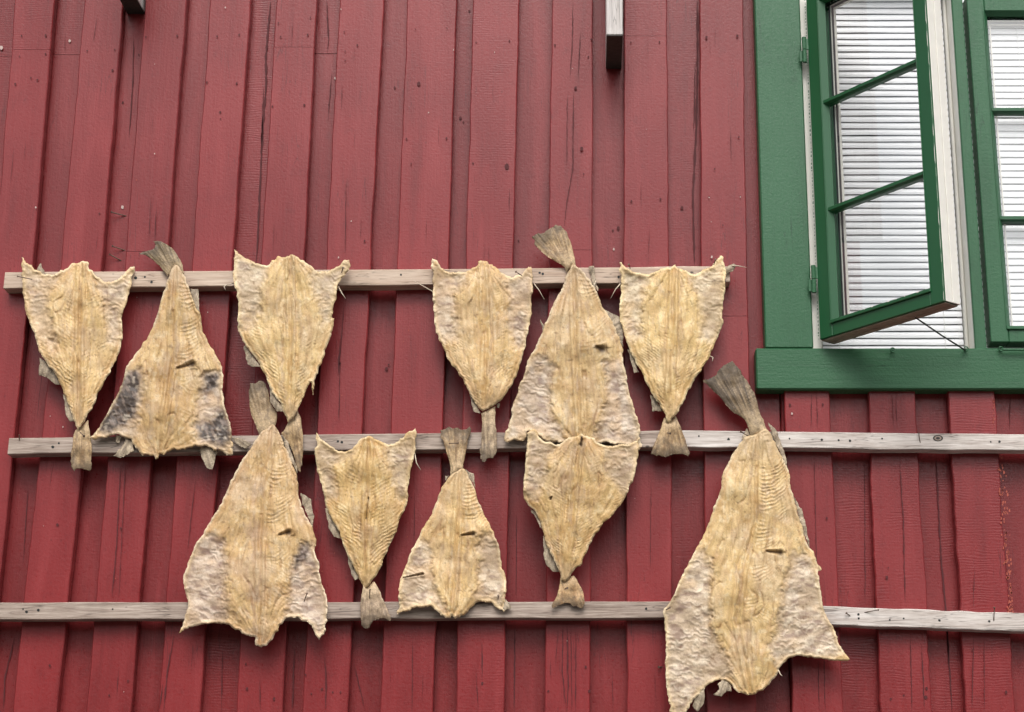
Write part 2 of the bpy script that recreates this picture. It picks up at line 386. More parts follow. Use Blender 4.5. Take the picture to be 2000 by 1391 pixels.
# splits, nail dimples and knots of the painted boards, where the photograph shows them
ku,ko=-YU+.0028,.0028
for pts,wd in [([(529,0),(519,110),(520,165),(513,250),(503,470),(500,520)],3.4),([(515,170),(510,300)],2),([(638,0),(640,45),(642,75),(639,104)],2.6),
  ([(261,70),(260,150),(252,270)],2),([(128,60),(126,105)],1.6),([(1362,0),(1362,140),(1360,250),(1353,380),(1357,520)],3.4),([(1358,120),(1355,260)],2),
  ([(1828,890),(1838,1090),(1846,1180),(1860,1391)],2.8),([(1850,1200),(1853,1300)],2),([(1973,765),(1972,840)],1.8),([(30,1240),(10,1320),(6,1391)],2.4),
  ([(55,950),(45,1100)],1.5),([(575,1265),(573,1330),(571,1391)],2.6),([(435,1260),(432,1391)],1.5),([(1006,1215),(1004,1391)],2.2),([(1009,1000),(1008,1170)],1.5),
  ([(1688,900),(1690,1180)],1.4),([(690,1290),(714,1391)],1.5),([(1196,1310),(1197,1391)],1.3),([(648,140),(640,240)],1.6)]:
    under.crack(pts,wd,ku,seed=int(pts[0][0]))
for pts,wd in [([(1119,0),(1118,90),(1113,155)],1.6),([(1134,60),(1129,155)],1.8),([(1120,175),(1119,330),(1108,390),(1102,445)],1.7),([(1108,180),(1107,330)],1.3),
  ([(1742,765),(1746,835)],2),([(1750,765),(1752,835)],1.5),([(1757,895),(1764,1010),(1768,1180)],1.8),([(1778,1240),(1781,1391)],1.7),([(1800,1260),(1806,1391)],2),
  ([(1903,1110),(1901,1190)],1.4),([(1902,1240),(1898,1391)],1.5),([(1922,1240),(1923,1391)],1.2),([(1598,1290),(1600,1391)],1.7),([(1609,1270),(1612,1391)],1.3),([(1585,765),(1584,840)],1.5),([(1590,890),(1597,1190)],1.2),
  ([(1595,765),(1597,840)],1.4),([(236,905),(228,1060),(218,1172)],1.6),([(245,900),(232,1172)],1.2),([(382,930),(366,1080)],1.2),([(341,1235),(327,1310),(319,1391)],2),([(318,1335),(310,1391)],3),
  ([(634,1275),(637,1330),(636,1391)],1.9),([(508,1320),(508,1391)],1.6),([(941,1255),(942,1330)],2),([(930,1310),(934,1391)],1.2),
  ([(1100,1215),(1098,1310),(1106,1391)],1.7),([(1107,1215),(1110,1330),(1108,1391)],1.8),([(1115,1220),(1117,1391)],1.3),([(1125,1230),(1124,1391)],1.4),([(1090,1230),(1085,1300)],1.2),
  ([(672,590),(664,700),(662,830)],1.5),([(665,660),(660,735)],2.6),([(190,30),(180,90)],1.4),([(295,380),(290,480)],1.1),([(306,390),(302,480)],1.1),([(676,350),(674,500)],1.1),([(668,160),(667,215)],1.2),
  ([(962,165),(963,200)],1.3),([(955,480),(954,520)],1),([(1268,440),(1267,515)],1),([(1265,75),(1266,110)],1),([(105,900),(95,960)],1.1),([(85,700),(72,820)],1.4),([(78,720),(66,780)],1.2),
  ([(810,960),(808,1150)],1),([(806,1250),(805,1391)],1.2),([(1272,930),(1270,1120)],.9),([(1425,1240),(1424,1391)],1)]:
    outer.crack(pts,wd,ko,seed=int(pts[0][0]))
dots=[(38,110,1.6),(89,105,2.2),(89,69,2.5),(42,70,2),(60,152,2),(73,156,2.2),(30,164,2.4),(170,99,1.8),(224,97,1.8),(220,137,2.6),(194,417,1.8),(285,72,1.8),(346,70,2.5),(424,71,2),(467,68,2),(404,161,2.2),(462,163,2.4),(430,219,2.3),
 (431,232,1.5),(544,45,1.8),(606,34,1.6),(548,72,2),(601,68,2),(532,208,2),(594,205,2.6),(672,62,1.6),(674,100,1.6),(698,88,2.2),(674,118,1.5),(794,271,2.2),(872,270,2.2),(811,57,1.5),(873,55,1.5),(818,163,4),(803,320,2),(930,83,1.8),(995,80,1.8),(924,319,2),
 (990,325,5),(1084,88,2),(1149,111,2),(1124,172,3.6),(1136,291,4.2),(1155,77,2.2),(1140,340,1.6),(1232,83,1.8),(1288,82,2),(1233,393,2.4),(1290,389,2.4),(1380,73,3),(1440,70,3),(1396,330,1.8),(1385,385,1.8),(1446,384,1.8),(1443,268,2),(1412,440,1.5),
 (712,471,2.4),(664,710,2.6),(1543,791,2.8),(1607,790,2.8),(1615,1012,2.5),(1732,1128,3.5),(1735,1109,1.8),(942,1335,3),(1144,1303,2.6),(1151,1350,2.8),(1071,1350,2.4),(629,1346,2.6),(597,1318,2),(608,1355,2),(650,1352,2),(665,1352,1.8),
 (480,1297,2),(482,1345,3),(535,1365,3),(97,1300,2.4),(112,1025,3),(236,1032,2.4),(213,1358,2),(250,1330,2),(1740,1365,2.4),(1765,1358,2.2),(1808,1362,4),(1810,1345,3),(1965,1352,3.2),(1899,1270,1.6),(1938,760,2),(1864,757,2.2)]
for x_,y_,r_ in dots: outer.dot(x_,y_,r_*.8,ko)
for x_,y_,r_ in [(771,171,2),(899,231,2.6),(905,238,1.6),(1332,406,2.6),(271,107,1.4),(1013,470,1.6),(1208,446,3),(755,720,3),(759,712,1.8),(1197,450,1.8),(240,200,1.8),(917,22,2)]: under.dot(x_,y_,r_,ku)
for x_,y_,r_ in [(136,80,2.4),(2,93,3.4),(239,405,2.6),(654,153,2),(1199,487,1.8)]: under.dot(x_,y_,r_,ku,2)
for x_,y_,r_ in [(70,405,1.4),(666,18,1.2),(837,220,1.2),(686,432,1.2),(1385,386,1.1),(1446,385,1.1),(1390,502,2),(123,834,1.2),(661,503,1.4),(1547,808,2),(302,300,1.2),(440,15,1.2),(966,102,1)]: outer.dot(x_,y_,r_,ko+.0002,2)
rr=random.Random(5)
for _ in range(60):
    k=rr.choice(keys); y_=rr.uniform(0,1380); q=rr.uniform(.1,.9); z=zy(y_); 
    l,r=TB[k]; xa=np.interp(y_,Y3,l); xb=np.interp(y_,Y3,r); L_=rr.uniform(14,70)
    xx=xa+(xb-xa)*q; s_=(xx-1150)/11035.
    outer.crack([(xx,y_),(xx+s_*L_,y_+L_)],rr.uniform(.7,1.3),ko,seed=_)
rr=random.Random(11)
for _ in range(130):
    q=rr.random()**.8; y_=870+q*330; x_=1955+(y_-870)*.072+rr.gauss(-3,4)
    outer.dot(x_,y_,rr.uniform(.5,1.7),ko+.0001,3,2.0)
for _ in range(14): outer.dot(1941+rr.gauss(0,1),rr.uniform(765,845),rr.uniform(.4,1.1),ko+.0001,3,2)
for _ in range(40):
    k=rr.choice('ABCDEFGHIJK'); y_=rr.uniform(30,1380); q=rr.uniform(.02,.98); xa=np.interp(y_,Y3,TB[k][0]); xb=np.interp(y_,Y3,TB[k][1])
    outer.dot(xa+(xb-xa)*q,y_,rr.uniform(.4,.9),ko+.0001,rr.choice((2,3,3)),1.5)
under.build('backing_boards',wall,[RED,CRACK,CHIP]); outer.build('cover_boards',wall,[RED,CRACK,CHIP,FLAKE])
b=MB(); b.box(-4.3,W(1500,300,0).x,.05,.20,.0,ZT); b.box(1.8,4.3,.05,.20,0,ZT); b.box(W(1500,300,0).x,1.8,.05,.2,0,zy(742)); b.box(W(1500,300,0).x,1.8,.05,.2,TOPZ+.07,ZT)
b.build('wall_core',ROOM,wall)
def nail(p,dr,L=.03,r=.0011,parent=wall,mat=STEEL,head=True,name='nail'):
    p=Vector(p); dr=Vector(dr).normalized(); m=MB(); m.tube([p-dr*.004,p+dr*L],r,7)
    if head: m.tube([p+dr*L,p+dr*(L+.0012)],r*2.3,9)
    return m.build(name,mat,parent)
nail(W(246,422,-YU),(-.85,-.5,.08),.036,.0014); nail(W(243,489,-YU),(-.8,-.5,.15),.03,.0014); nail(W(236,509,-YU),(-.8,-.5,.35),.03,.0014)
nail(W(1294,1303,0),(-.7,-.7,-.1),.012,.0012)
# ------------------------------------------------------------ rails
def rail(a,b,h,d,mat,label,name='drying_rail',t=.036):
    # a,b: (px,py) of the top front corners; h: pixel height of the front
    A=W(*a,d);B=W(*b,d); hh=A.z-W(a[0],a[1]+h,d).z; n=60; v=[];f=[];sd=int(a[0]+a[1])
    for i in range(n+1):
        q=i/n; p=A.lerp(B,q); wv=(vn(np.array(q*14.),np.array(sd*1.),sd)-.5)*.0022; w2=(vn(np.array(q*17.),np.array(sd*2.),sd+1)-.5)*.0022; c=.0016
        y0=-d; y1=-d+t; zt=p.z+wv; zb=p.z-hh+w2
        v+=[(p.x,y1,zt),(p.x,y0+c,zt),(p.x,y0,zt-c),(p.x,y0,zb+c),(p.x,y0+c,zb),(p.x,y1,zb)]
    for i in range(n):
        for k in range(6): f.append((i*6+k,i*6+(k+1)%6,(i+1)*6+(k+1)%6,(i+1)*6+k))
    f.append(tuple(range(6))[::-1]); f.append(tuple(n*6+k for k in range(6)))
    f=[q[::-1] for q in f]
    o=mesh(name,v,f,mat,None,loc=tuple((A+B)/2)); tag(o,label,'rail','weathered laths nailed across the wall')
    return o
RD=.037
r1=rail((10,532),(1425,520),31,RD,WOODA,'highest wooden lath on the wall, ending left of the green window',t=.0385)
r2=rail((18,855),(1296,841.5),32,RD,WOODB,'dull grey middle lath that starts at the left edge behind hanging tails')
r3=rail((1298,841),(2085,849),32,RD,WOODC,'pale silver lath running just below the green window sill')
r4=rail((-60,1177),(1606,1174),33,RD,WOODB,'grey lowest lath at left, behind the bottom of the fish')
r5=rail((1608,1184),(2085,1201.5),36,RD,WOODC,'pale sloping lath at the lower right, beside the biggest fish')
def rn(r,x,y,dr,L=.025,rad=.0011): 
    o=nail(W(x,y,RD),dr,L,rad,r)
rn(r5,1941,1212,(.0,-.45,.9),.03); rn(r5,1690,1196,(.9,-.4,.12),.03); rn(r5,1660,1203,(-.7,-.6,.4),.012)
rn(r3,1797,863,(-.15,-.3,.9),.02); rn(r2,38,860,(0,-.4,.9),.012)
for r,pts in ((r1,[(1054,533),(1060,535),(783,537),(265,543),(283,541),(296,551),(1208,541)]),(r3,[(1365,852),(1423,858),(1542,857),(1605,859),(1638,860),(1660,861),(1935,863),(1952,863),(1723,857)]),(r2,[(115,866),(103,873),(660,862),(668,864)]),(r5,[(1677,1200),(1677,1208),(1738,1211),(1765,1208),(1835,1212),(1932,1214)]),(r4,[(45,1190),(52,1195),(75,1192),(220,1190),(1262,1189)])):
    for x_,y_ in pts:
        m=MB(); q=random.Random(x_*7+y_); rr_=1.6+q.random()*1.4; m.add([W(x_+rr_*math.cos(a)*(.8+.5*q.random()),y_+rr_*math.sin(a)*(.8+.5*q.random()),RD+.0004) for a in [k*math.pi/4 for k in range(8)]],[tuple(range(8))])
        m.build('nail_hole',IRON,r)
# knot in the silver lath
m=MB(); 
for k,rad in enumerate((10,7,4)):
    m.add([W(1832+rad*math.cos(a),856+rad*.62*math.sin(a),RD+.0004+.0004*k) for a in [j*math.pi/8 for j in range(16)]],[tuple(range(16))],k%2)
m.build('knot',None,r3,mats=[DARKWOOD,WOODB])
# ------------------------------------------------------------ brackets at the top
def bracket(xp0,xp1,ybot,label,tip):
    a=W(xp0,ybot,-YU); c=W(xp1,ybot,-YU); m=MB(); e=.004
    x0,x1=a.x,c.x; d1=.15
    m.box(x0,x1,-d1,YU-.001,a.z+.001,a.z+.62,0,.002)
    o=m.build('wall_bracket',WOODV,None,loc=(x0,0,a.z)); tag(o,label,'bracket','board ends sticking out high on the wall')
    q=MB(); q.box(x0+.0005,x1-.0005,-d1+.0006,YU-.0015,a.z-.002,a.z+.0012,0,.0005); q.build('dark_underside',DARKWOOD,o)  # thin dark plate over the underside of the board
    return o
bracket(1183,1214,134,'pale weathered board end sticking out high on the wall beside the green window',1)
bracket(249,283,27,'dark board end at the top left, mostly cut off by the picture',0)
# ------------------------------------------------------------ window
win=empty('window',tuple(W(1740,680,0)),'green framed window with its left casement standing open','window')
def P(px,py,d): return W(px,py,d)
CD=.020
zs_top=W(1600,680,CD).z; zs_bot=W(1600,760,CD).z
x_r=1.70
m=MB(); m.box(W(1477,720,CD).x,x_r+.04,-CD,YU-.002,zs_bot,zs_top,0,.003); m.build('bottom_casing',GREENH,win)
cl0=W(1483,300,CD).x; cl1=W(1574,300,CD).x
ztc=TOPZ
m=MB(); m.box(cl0,cl1,-CD+.001,YU-.002,zs_top+.0005,ztc,0,.003); m.build('side_casing',GREEN,win)
m=MB(); m.box(x_r-.075,x_r+.02,-CD+.001,YU-.002,zs_top+.0005,ztc,0,.003); m.build('side_casing',GREEN,win)
m=MB(); m.box(cl0-.03,x_r+.04,-CD,YU-.002,ztc+.0005,ztc+.1,0,.003); m.build('top_casing',GREENH,win)
# fixed frame
FD=.006; FB=.12
jx0=cl1+.0005; jx1=W(1596,400,FD).x
mx0=W(1885,400,FD).x-.001; mx1=W(1905,400,FD).x
zf0=zs_top-.03; zf1=ztc+.03
m=MB()
m.box(jx0-.03,jx1,-FD,FB,zf0,zf1,0,.002)                 # left jamb
m.box(jx1+.0004,x_r-.05,-FD+.002,FB,zf0,zs_top-.006,0,.002)     # sill
m.box(jx1+.0004,x_r-.05,-FD+.002,FB,ztc-.025,zf1,0,.002)        # head
m.box(mx0,mx1-.0005,-.001,FB,zs_top-.0055,ztc-.0255,0,.002)     # mullion core, white reveal
m.box(mx0-.008,mx0-.0004,.045,FB,zs_top-.0055,ztc-.0255,0,.002)
m.box(x_r-.0495,x_r+.01,-FD+.002,FB,zf0,zf1,0,.002)
m.build('frame',WHITE,win)
m=MB(); m.box(mx0+.0008,mx1+.002,-FD-.006,-.0014,zs_top-.004,ztc-.0255,0,.002); m.build('mullion_face',GREEN,win)
# casements --------------------------------------------------
HX,HD,ANG,CW,CT=.5455,.036,R(50.5),.372,.050
ZB1=1.5+1.1805
ZT1=None
def casement(x0,y0,ang,wd,z0,z1,muntz,stile,bot,name,glabel,free_white):
    ca,sa=math.cos(ang),math.sin(ang)
    def T(u,t,z): return (x0+u*ca+t*sa, y0-u*sa+t*ca, z)
    m=MB()
    s1,s2=stile; to=.045
    # 0 green face, 1 white edge, 2 bare underside
    def member(u0,u1,z0_,z1_,tf=0.,tb=CT): m.box(u0,u1,tf,tb,z0_,z1_,0,.0018,T)
    member(0,s1,z0,z1); member(wd-s2,wd,z0,z1)
    member(s1+.0003,wd-s2-.0003,z0,z0+bot,.0006); member(s1+.0003,wd-s2-.0003,z1-to,z1,.0006)
    # white edge lining on the free side and bare wood under the bottom
    if free_white:
        m.box(wd+.0002,wd+.0028,.004,CT-.024,z0+.001,z1,1,.0008,T); m.box(wd+.0002,wd+.0045,CT-.0235,CT+.001,z0+.001,z1,1,.0008,T)
        m.box(.002,wd-.001,.005,CT-.003,z0-.0026,z0-.0003,2,.0008,T)
        m.box(.002,wd-.001,CT-.022,CT-.0195,z0-.0036,z0-.0028,2,.0002,T)
        m.box(0,wd,CT+.0003,CT+.003,z0,z1,1,.0005,T) if False else None
        for uu in ((.004,s1-.004),(wd-s2+.004,wd-.002)): m.box(uu[0],uu[1],CT+.0002,CT+.003,z0+.002,z1-.002,1,.0008,T)
        m.box(s1,wd-s2,CT+.0002,CT+.003,z0+.002,z0+bot-.003,1,.0008,T)
    c=m.build('casement',None,win,mats=[GLOSSG if free_white else GREEN,WHITE,BARE])
    if glabel: c['label']=glabel
    ga,gb=s1,wd-s2; gz0,gz1=z0+bot,z1-to
    # moulded glazing bead: sloped strip on all four sides
    q=MB(); e=.009
    def slope(u0,za,u1,zb,iu,iz):
        vs=[T(u0,.002,za),T(u1,.002,zb),T(u1+iu[1],.015,zb+iz[1]),T(u0+iu[0],.015,za+iz[0]),T(u0,.03,za),T(u1,.03,zb)]
        q.add(vs,[(0,1,2,3),(3,2,5,4)])
    slope(ga,gz0,ga,gz1,(e,e),(e,-e)); slope(gb,gz1,gb,gz0,(-e,-e),(-e,e)); slope(gb,gz0,ga,gz0,(-e,e),(e,e)); slope(ga,gz1,gb,gz1,(e,-e),(-e,-e))
    q.box(ga-.0045,ga-.0020,-.0022,.001,gz0-.004,gz1,0,.0006,T); q.box(gb+.0020,gb+.0045,-.0022,.001,gz0-.004,gz1,0,.0006,T)
    q.box(ga-.004,gb+.004,-.005,.0012,gz0-.0055,gz0+.003,0,.0012,T)
    q.build('glazing_bead',GLOSSG if free_white else GREEN,c)
    # rubber seal and white spacer behind the glass
    q=MB()
    for (a0,a1,k,tt) in ((0,.0045,0,.030),(.0045,.0072,1,.0315),(.0072,.0125,2,.033),(.0125,.0155,1,.0345)):
        if not free_white and k!=1: a0,a1=a0*.4,a1*.4
        for uA,uB,zA,zB in ((ga+e+a0-.003,ga+e+a1-.003,gz0,gz1),(gb-e-a1+.006,gb-e-a0+.006,gz0,gz1) if not free_white else (gb-.002,gb-.001,gz0,gz1),(ga,gb,gz1-e-a1+.003,gz1-e-a0+.003)):
            q.box(uA,uB,tt,tt+.006,zA,zB,k,.0002,T)
    q.build('glass_seal',None,c,mats=[RUBBER,WHITE,RUBBER])
    g_=MB(); g_.add([T(ga,.024,gz0),T(gb,.024,gz0),T(gb,.024,gz1),T(ga,.024,gz1)],[(0,1,2,3)]); g_.build('pane',GLASS,c)
    for zm in muntz:
        q=MB(); pr=[(.0085,.023),(.0082,.011),(.0062,.006),(.0046,.005),(.0036,.002),(-.0036,.002),(-.0046,.005),(-.0062,.006),(-.0082,.011),(-.0085,.023)]
        vs=[T(ga+.001,t_,zm+h) for h,t_ in pr]+[T(gb-.001,t_,zm+h) for h,t_ in pr]; n=len(pr)
        q.add(vs,[(i,i+1,n+i+1,n+i) for i in range(n-1)]); q.build('glazing_bar',GLOSSG,c)
    return c,T
zm=[W(1600,418,HD).z,W(1600,210,HD).z]; pitch=zm[1]-zm[0]
z1c=zm[1]+pitch+.045-.002
c1,T1=casement(HX,-HD,ANG,CW,ZB1,z1c,zm,(.041,.038),.036,'casement','open casement swung out towards the viewer, its edge white',True)
# peeled paint on the free edge
m=MB(); rr=random.Random(3)
z=ZB1
while z<z1c-.02:
    h=rr.uniform(.012,.07); wd_=rr.uniform(.0003,.0018)+(.003 if z>z1c-.25 and rr.random()<.3 else 0)
    m.add([T1(CW+.0001,-.0004,z),T1(CW-wd_,-.0004,z+h*.2),T1(CW-wd_*rr.uniform(.5,1.1),-.0004,z+h*.7),T1(CW+.0001,-.0004,z+h)],[(0,1,2,3)]); z+=h*rr.uniform(.9,1.3)
for k in range(9):
    u=rr.uniform(.1,.33); a=rr.uniform(.0015,.006); m.add([T1(u,-.0056,ZB1+.0365),T1(u+a,-.0056,ZB1+.037),T1(u+a*.8,-.0056,ZB1+.0395),T1(u+.001,-.0056,ZB1+.039)],[(0,1,2,3)])
m.build('peeled_paint',WHITE,c1)
# ragged paint line on the hinge side jamb
m=MB(); z=ZB1
while z<z1c:
    h=rr.uniform(.006,.012); a=rr.uniform(.001,.0035); m.add([(HX-.0005,-HD+.004,z),(HX-a,-HD+.004,z+.001),(HX-a*.7,-HD+.004,z+h*.6),(HX-.0005,-HD+.004,z+h*.7)],[(0,1,2,3)]); z+=h
m.build('paint_drip',GLOSSG,c1)
for zz in (W(1580,100,.03).z,W(1585,547,.03).z):
    m=MB(); xh=HX-.0085; yh=-HD-.0005
    m.tube([(xh,yh,zz-.034),(xh,yh,zz-.001)],.0055,12); m.tube([(xh,yh,zz+.001),(xh,yh,zz+.034)],.0055,12)
    m.box(xh,HX+.008,yh-.0015,yh+.001,zz,zz+.03); m.box(xh-.012,xh,yh+.004,yh+.007,zz-.03,zz)
    m.build('hinge',GREEN,c1,smooth=False)
# second casement, shut
x2=W(1915,400,.012).x; 
zb2=W(1930,668,.012).z
zm2=[W(1960,425,.012).z,W(1960,213,.012).z]; p2=zm2[1]-zm2[0]
c2,T2=casement(x2+.002,-.012,0.,.372,zb2,zm2[1]+p2+.028,zm2,(.043,.043),.036,'casement','shut casement in the right half of the window',False)
x_end=x2+.374
# gap shadow line round the shut casement is real: 3 mm between sash and mullion
# blinds -----------------------------------------------------
def blind(x0,x1,y,label,bent=None):
    o=empty('venetian_blind',((x0+x1)/2,y,zf1-.02),label,'blind','white blinds behind the window panes')
    pit=.0178; z=zs_top-.004; m=MB(); i=0
    while z<zf1-.05:
        n=24; v=[]
        for k in range(n+1):
            q=k/n; x=x0+(x1-x0)*q; dz=0;tw=0
            if bent and i in bent:
                a,wid=bent[i]; dz=a*max(0,1-q/wid); tw=abs(a)*.7*max(0,1-q/wid)
            sag=.0004*math.sin(q*9+i*2)
            for j in range(4):
                h=j/3; v.append((x,y+.0022*math.sin(h*math.pi)*-1+(.0042*(h-.5)),z+dz*(1-h*.0)+sag+h*(.01745-tw)))
        m.add(v,[(k*4+j,(k+1)*4+j,(k+1)*4+j+1,k*4+j+1) for k in range(n) for j in range(3)]); z+=pit; i+=1
    m.build('slats',SLAT,o,smooth=True)
    for q in ((.13,.87) if bent else (.2,.8)):
        x=x0+(x1-x0)*q; c_=MB(); c_.tube([(x,y-.007,zs_top-.004),(x,y-.007,z)],.0006,5)
        zz=zs_top; c_.build('ladder_cord',CORD,o)
    h_=MB(); h_.box(x0,x1,y-.012,y+.02,z,z+.025); h_.build('head_rail',SLAT,o)
    return o
BY=.060
bx0,bx1=jx1+.004,mx0-.010
b1=blind(bx0,bx1,BY,'white slatted blind behind the open casement, some slats bent at left',{5:(.0085,.28),18:(-.006,.2),20:(.005,.2),21:(.004,.25),29:(-.006,.26),30:(-.005,.26),31:(-.003,.2)})
b2=blind(mx1+.006,x_r-.055,.034,'white slatted blind seen through the shut casement at right')
m=MB(); m.box(jx0-.3,x_r+.3,BY+.35,BY+.36,zs_top-.5,zf1+.3); m.box(jx0-.3,x_r+.3,.2,BY+.35,zs_top-.5,zs_top-.49); m.build('room_lining',ROOM,win)
# stay bars
def stay(name,pts,r,mat,parent): m=MB(); m.tube(pts,r,8); return m.build(name,mat,parent)
e1=W(1885,684,.03); s1=Vector(T1(.262,.03,ZB1-.002))
st=stay('window_stay',[s1,s1.lerp(e1,.5)+Vector((0,0,-.002)),e1],.0019,IRON,win)
for (x_,y_) in ((1885,684),(1742,686),(1953,684)):
    m=MB(); c_=W(x_,y_,CD); m.tube([c_+Vector((0,.006,0)),c_+Vector((0,-.006,0))],.0028,10)
    m.tube([c_+Vector((.0052*math.cos(a),-.010,.0052*math.sin(a))) for a in [k*math.pi/5 for k in range(11)]],.0015,6); m.build('screw_eye',GREEN,win)
stay('window_stay',[W(1958,683,.032),W(2200,686,.032)],.0030,GREEN,win)
# ------------------------------------------------------------ fish
def sdf(px,py,poly):
    P_=np.array(poly,float); Q=np.roll(P_,-1,0); best=np.full(px.shape,1e18); bx=np.zeros_like(px); by=np.zeros_like(px); ins=np.zeros(px.shape,bool)
    for (ax,ay),(cx_,cy_) in zip(P_,Q):
        dx,dy=cx_-ax,cy_-ay; L=dx*dx+dy*dy+1e-9
        t=np.clip(((px-ax)*dx+(py-ay)*dy)/L,0,1); qx=ax+t*dx; qy=ay+t*dy; dd=(px-qx)**2+(py-qy)**2
        u=dd<best; best[u]=dd[u]; bx[u]=qx[u]; by[u]=qy[u]
        cond=((ay>py)!=(cy_>py)); 
        with np.errstate(divide='ignore',invalid='ignore'): xi=ax+(py-ay)*dx/(dy if dy else 1e-9)
        ins^=(cond&(px<xi))
    return np.where(ins,1,-1)*np.sqrt(best),bx,by
def rough_poly(poly,amp,seed,step=3.,fray=None):
    out_=[]; P_=[np.array(p,float) for p in poly]; n=len(P_); acc=0
    for i in range(n):
        a,c_=P_[i],P_[(i+1)%n]; L=np.hypot(*(c_-a)); k=max(1,int(L/step)); nr=np.array([(c_-a)[1],-(c_-a)[0]])/(L+1e-9)
        for j in range(k):
            s_=acc+L*j/k; j0=np.array(s_)
            w_=(float(vn(j0/9.,j0*0+seed,seed))-.5)*2*amp+(float(vn(j0/3.5,j0*0+seed,seed+3))-.5)*amp*1.1
            p_=a+(c_-a)*j/k
            f_=1.
            if fray is not None: f_=fray(p_)
            out_.append(tuple(p_+nr*w_*f_))
        acc+=L
    return out_
def smooth_poly(poly,it=1):
    for _ in range(it):
        q=[]; n=len(poly)
        for i in range(n):
            a,b_,c_=poly[i-1],poly[i],poly[(i+1)%n]
            v1=(b_[0]-a[0],b_[1]-a[1]); v2=(c_[0]-b_[0],c_[1]-b_[1])
            cs=(v1[0]*v2[0]+v1[1]*v2[1])/(math.hypot(*v1)*math.hypot(*v2)+1e-9)
            if cs<.35: q.append(b_)
            else: q.append((b_[0]*.75+a[0]*.25,b_[1]*.75+a[1]*.25)); q.append((b_[0]*.75+c_[0]*.25,b_[1]*.75+c_[1]*.25))
        poly=q
    return poly
def sheet(name,poly,step,fun,thick,mat,parent,seed):
    """grid fill of an outline given in photograph pixels; fun(x,y,sd)->(depth m, colour)"""
    A=np.array(poly); x0,y0=A.min(0)-step; x1,y1=A.max(0)+step
    xs=np.arange(x0,x1+step,step); ys=np.arange(y0,y1+step,step); X,Y=np.meshgrid(xs,ys)
    s_,bx,by=sdf(X,Y,poly); ins=s_>0
    cell=ins[:-1,:-1]|ins[1:,:-1]|ins[:-1,1:]|ins[1:,1:]
    used=np.zeros_like(ins); used[:-1,:-1]|=cell; used[1:,:-1]|=cell; used[:-1,1:]|=cell; used[1:,1:]|=cell
    snap=(~ins)|(s_<step*.35); Xs=np.where(snap,bx,X); Ys=np.where(snap,by,Y); s_=np.where(snap,0,s_)
    idx=-np.ones(ins.shape,int); idx[used]=np.arange(used.sum()); px,py,s1_=Xs[used],Ys[used],s_[used]
    d,col=fun(px,py,s1_)
    front=Wn(px,py,d); back=Wn(px,py,d-thick)
    n=len(px); fi,fj=np.nonzero(cell)
    a,b_,c_,e=idx[fi,fj],idx[fi,fj+1],idx[fi+1,fj+1],idx[fi+1,fj]
    F1=np.stack([a,e,c_,b_],1); F2=np.stack([a,b_,c_,e],1)+n
    ed={}
    for q in F1.tolist():
        for k in range(4):
            u,v_=q[k],q[(k+1)%4]
            if (v_,u) in ed: del ed[(v_,u)]
            else: ed[(u,v_)]=1
    sides=[[v_,u,u+n,v_+n] for u,v_ in ed]
    faces=F1.tolist()+F2.tolist()+sides
    o=mesh(name,np.vstack([front,back]),faces,mat,parent,True,cols=np.vstack([col,col*.8]))
    return o
def C(*c): return np.array(lin(c))
FL1,FL2,FL3=C(212,178,122),C(188,146,90),C(230,208,166)
ME1,ME2,ME3=C(192,168,140),C(148,122,104),C(226,208,182)
BK1,BK2=C(74,62,54),C(132,114,100)
RIM=C(232,212,176)
def lerp(a,b_,t): t=np.atleast_1d(np.asarray(t,float))[:,None]; return a*(1-t)+b_*t
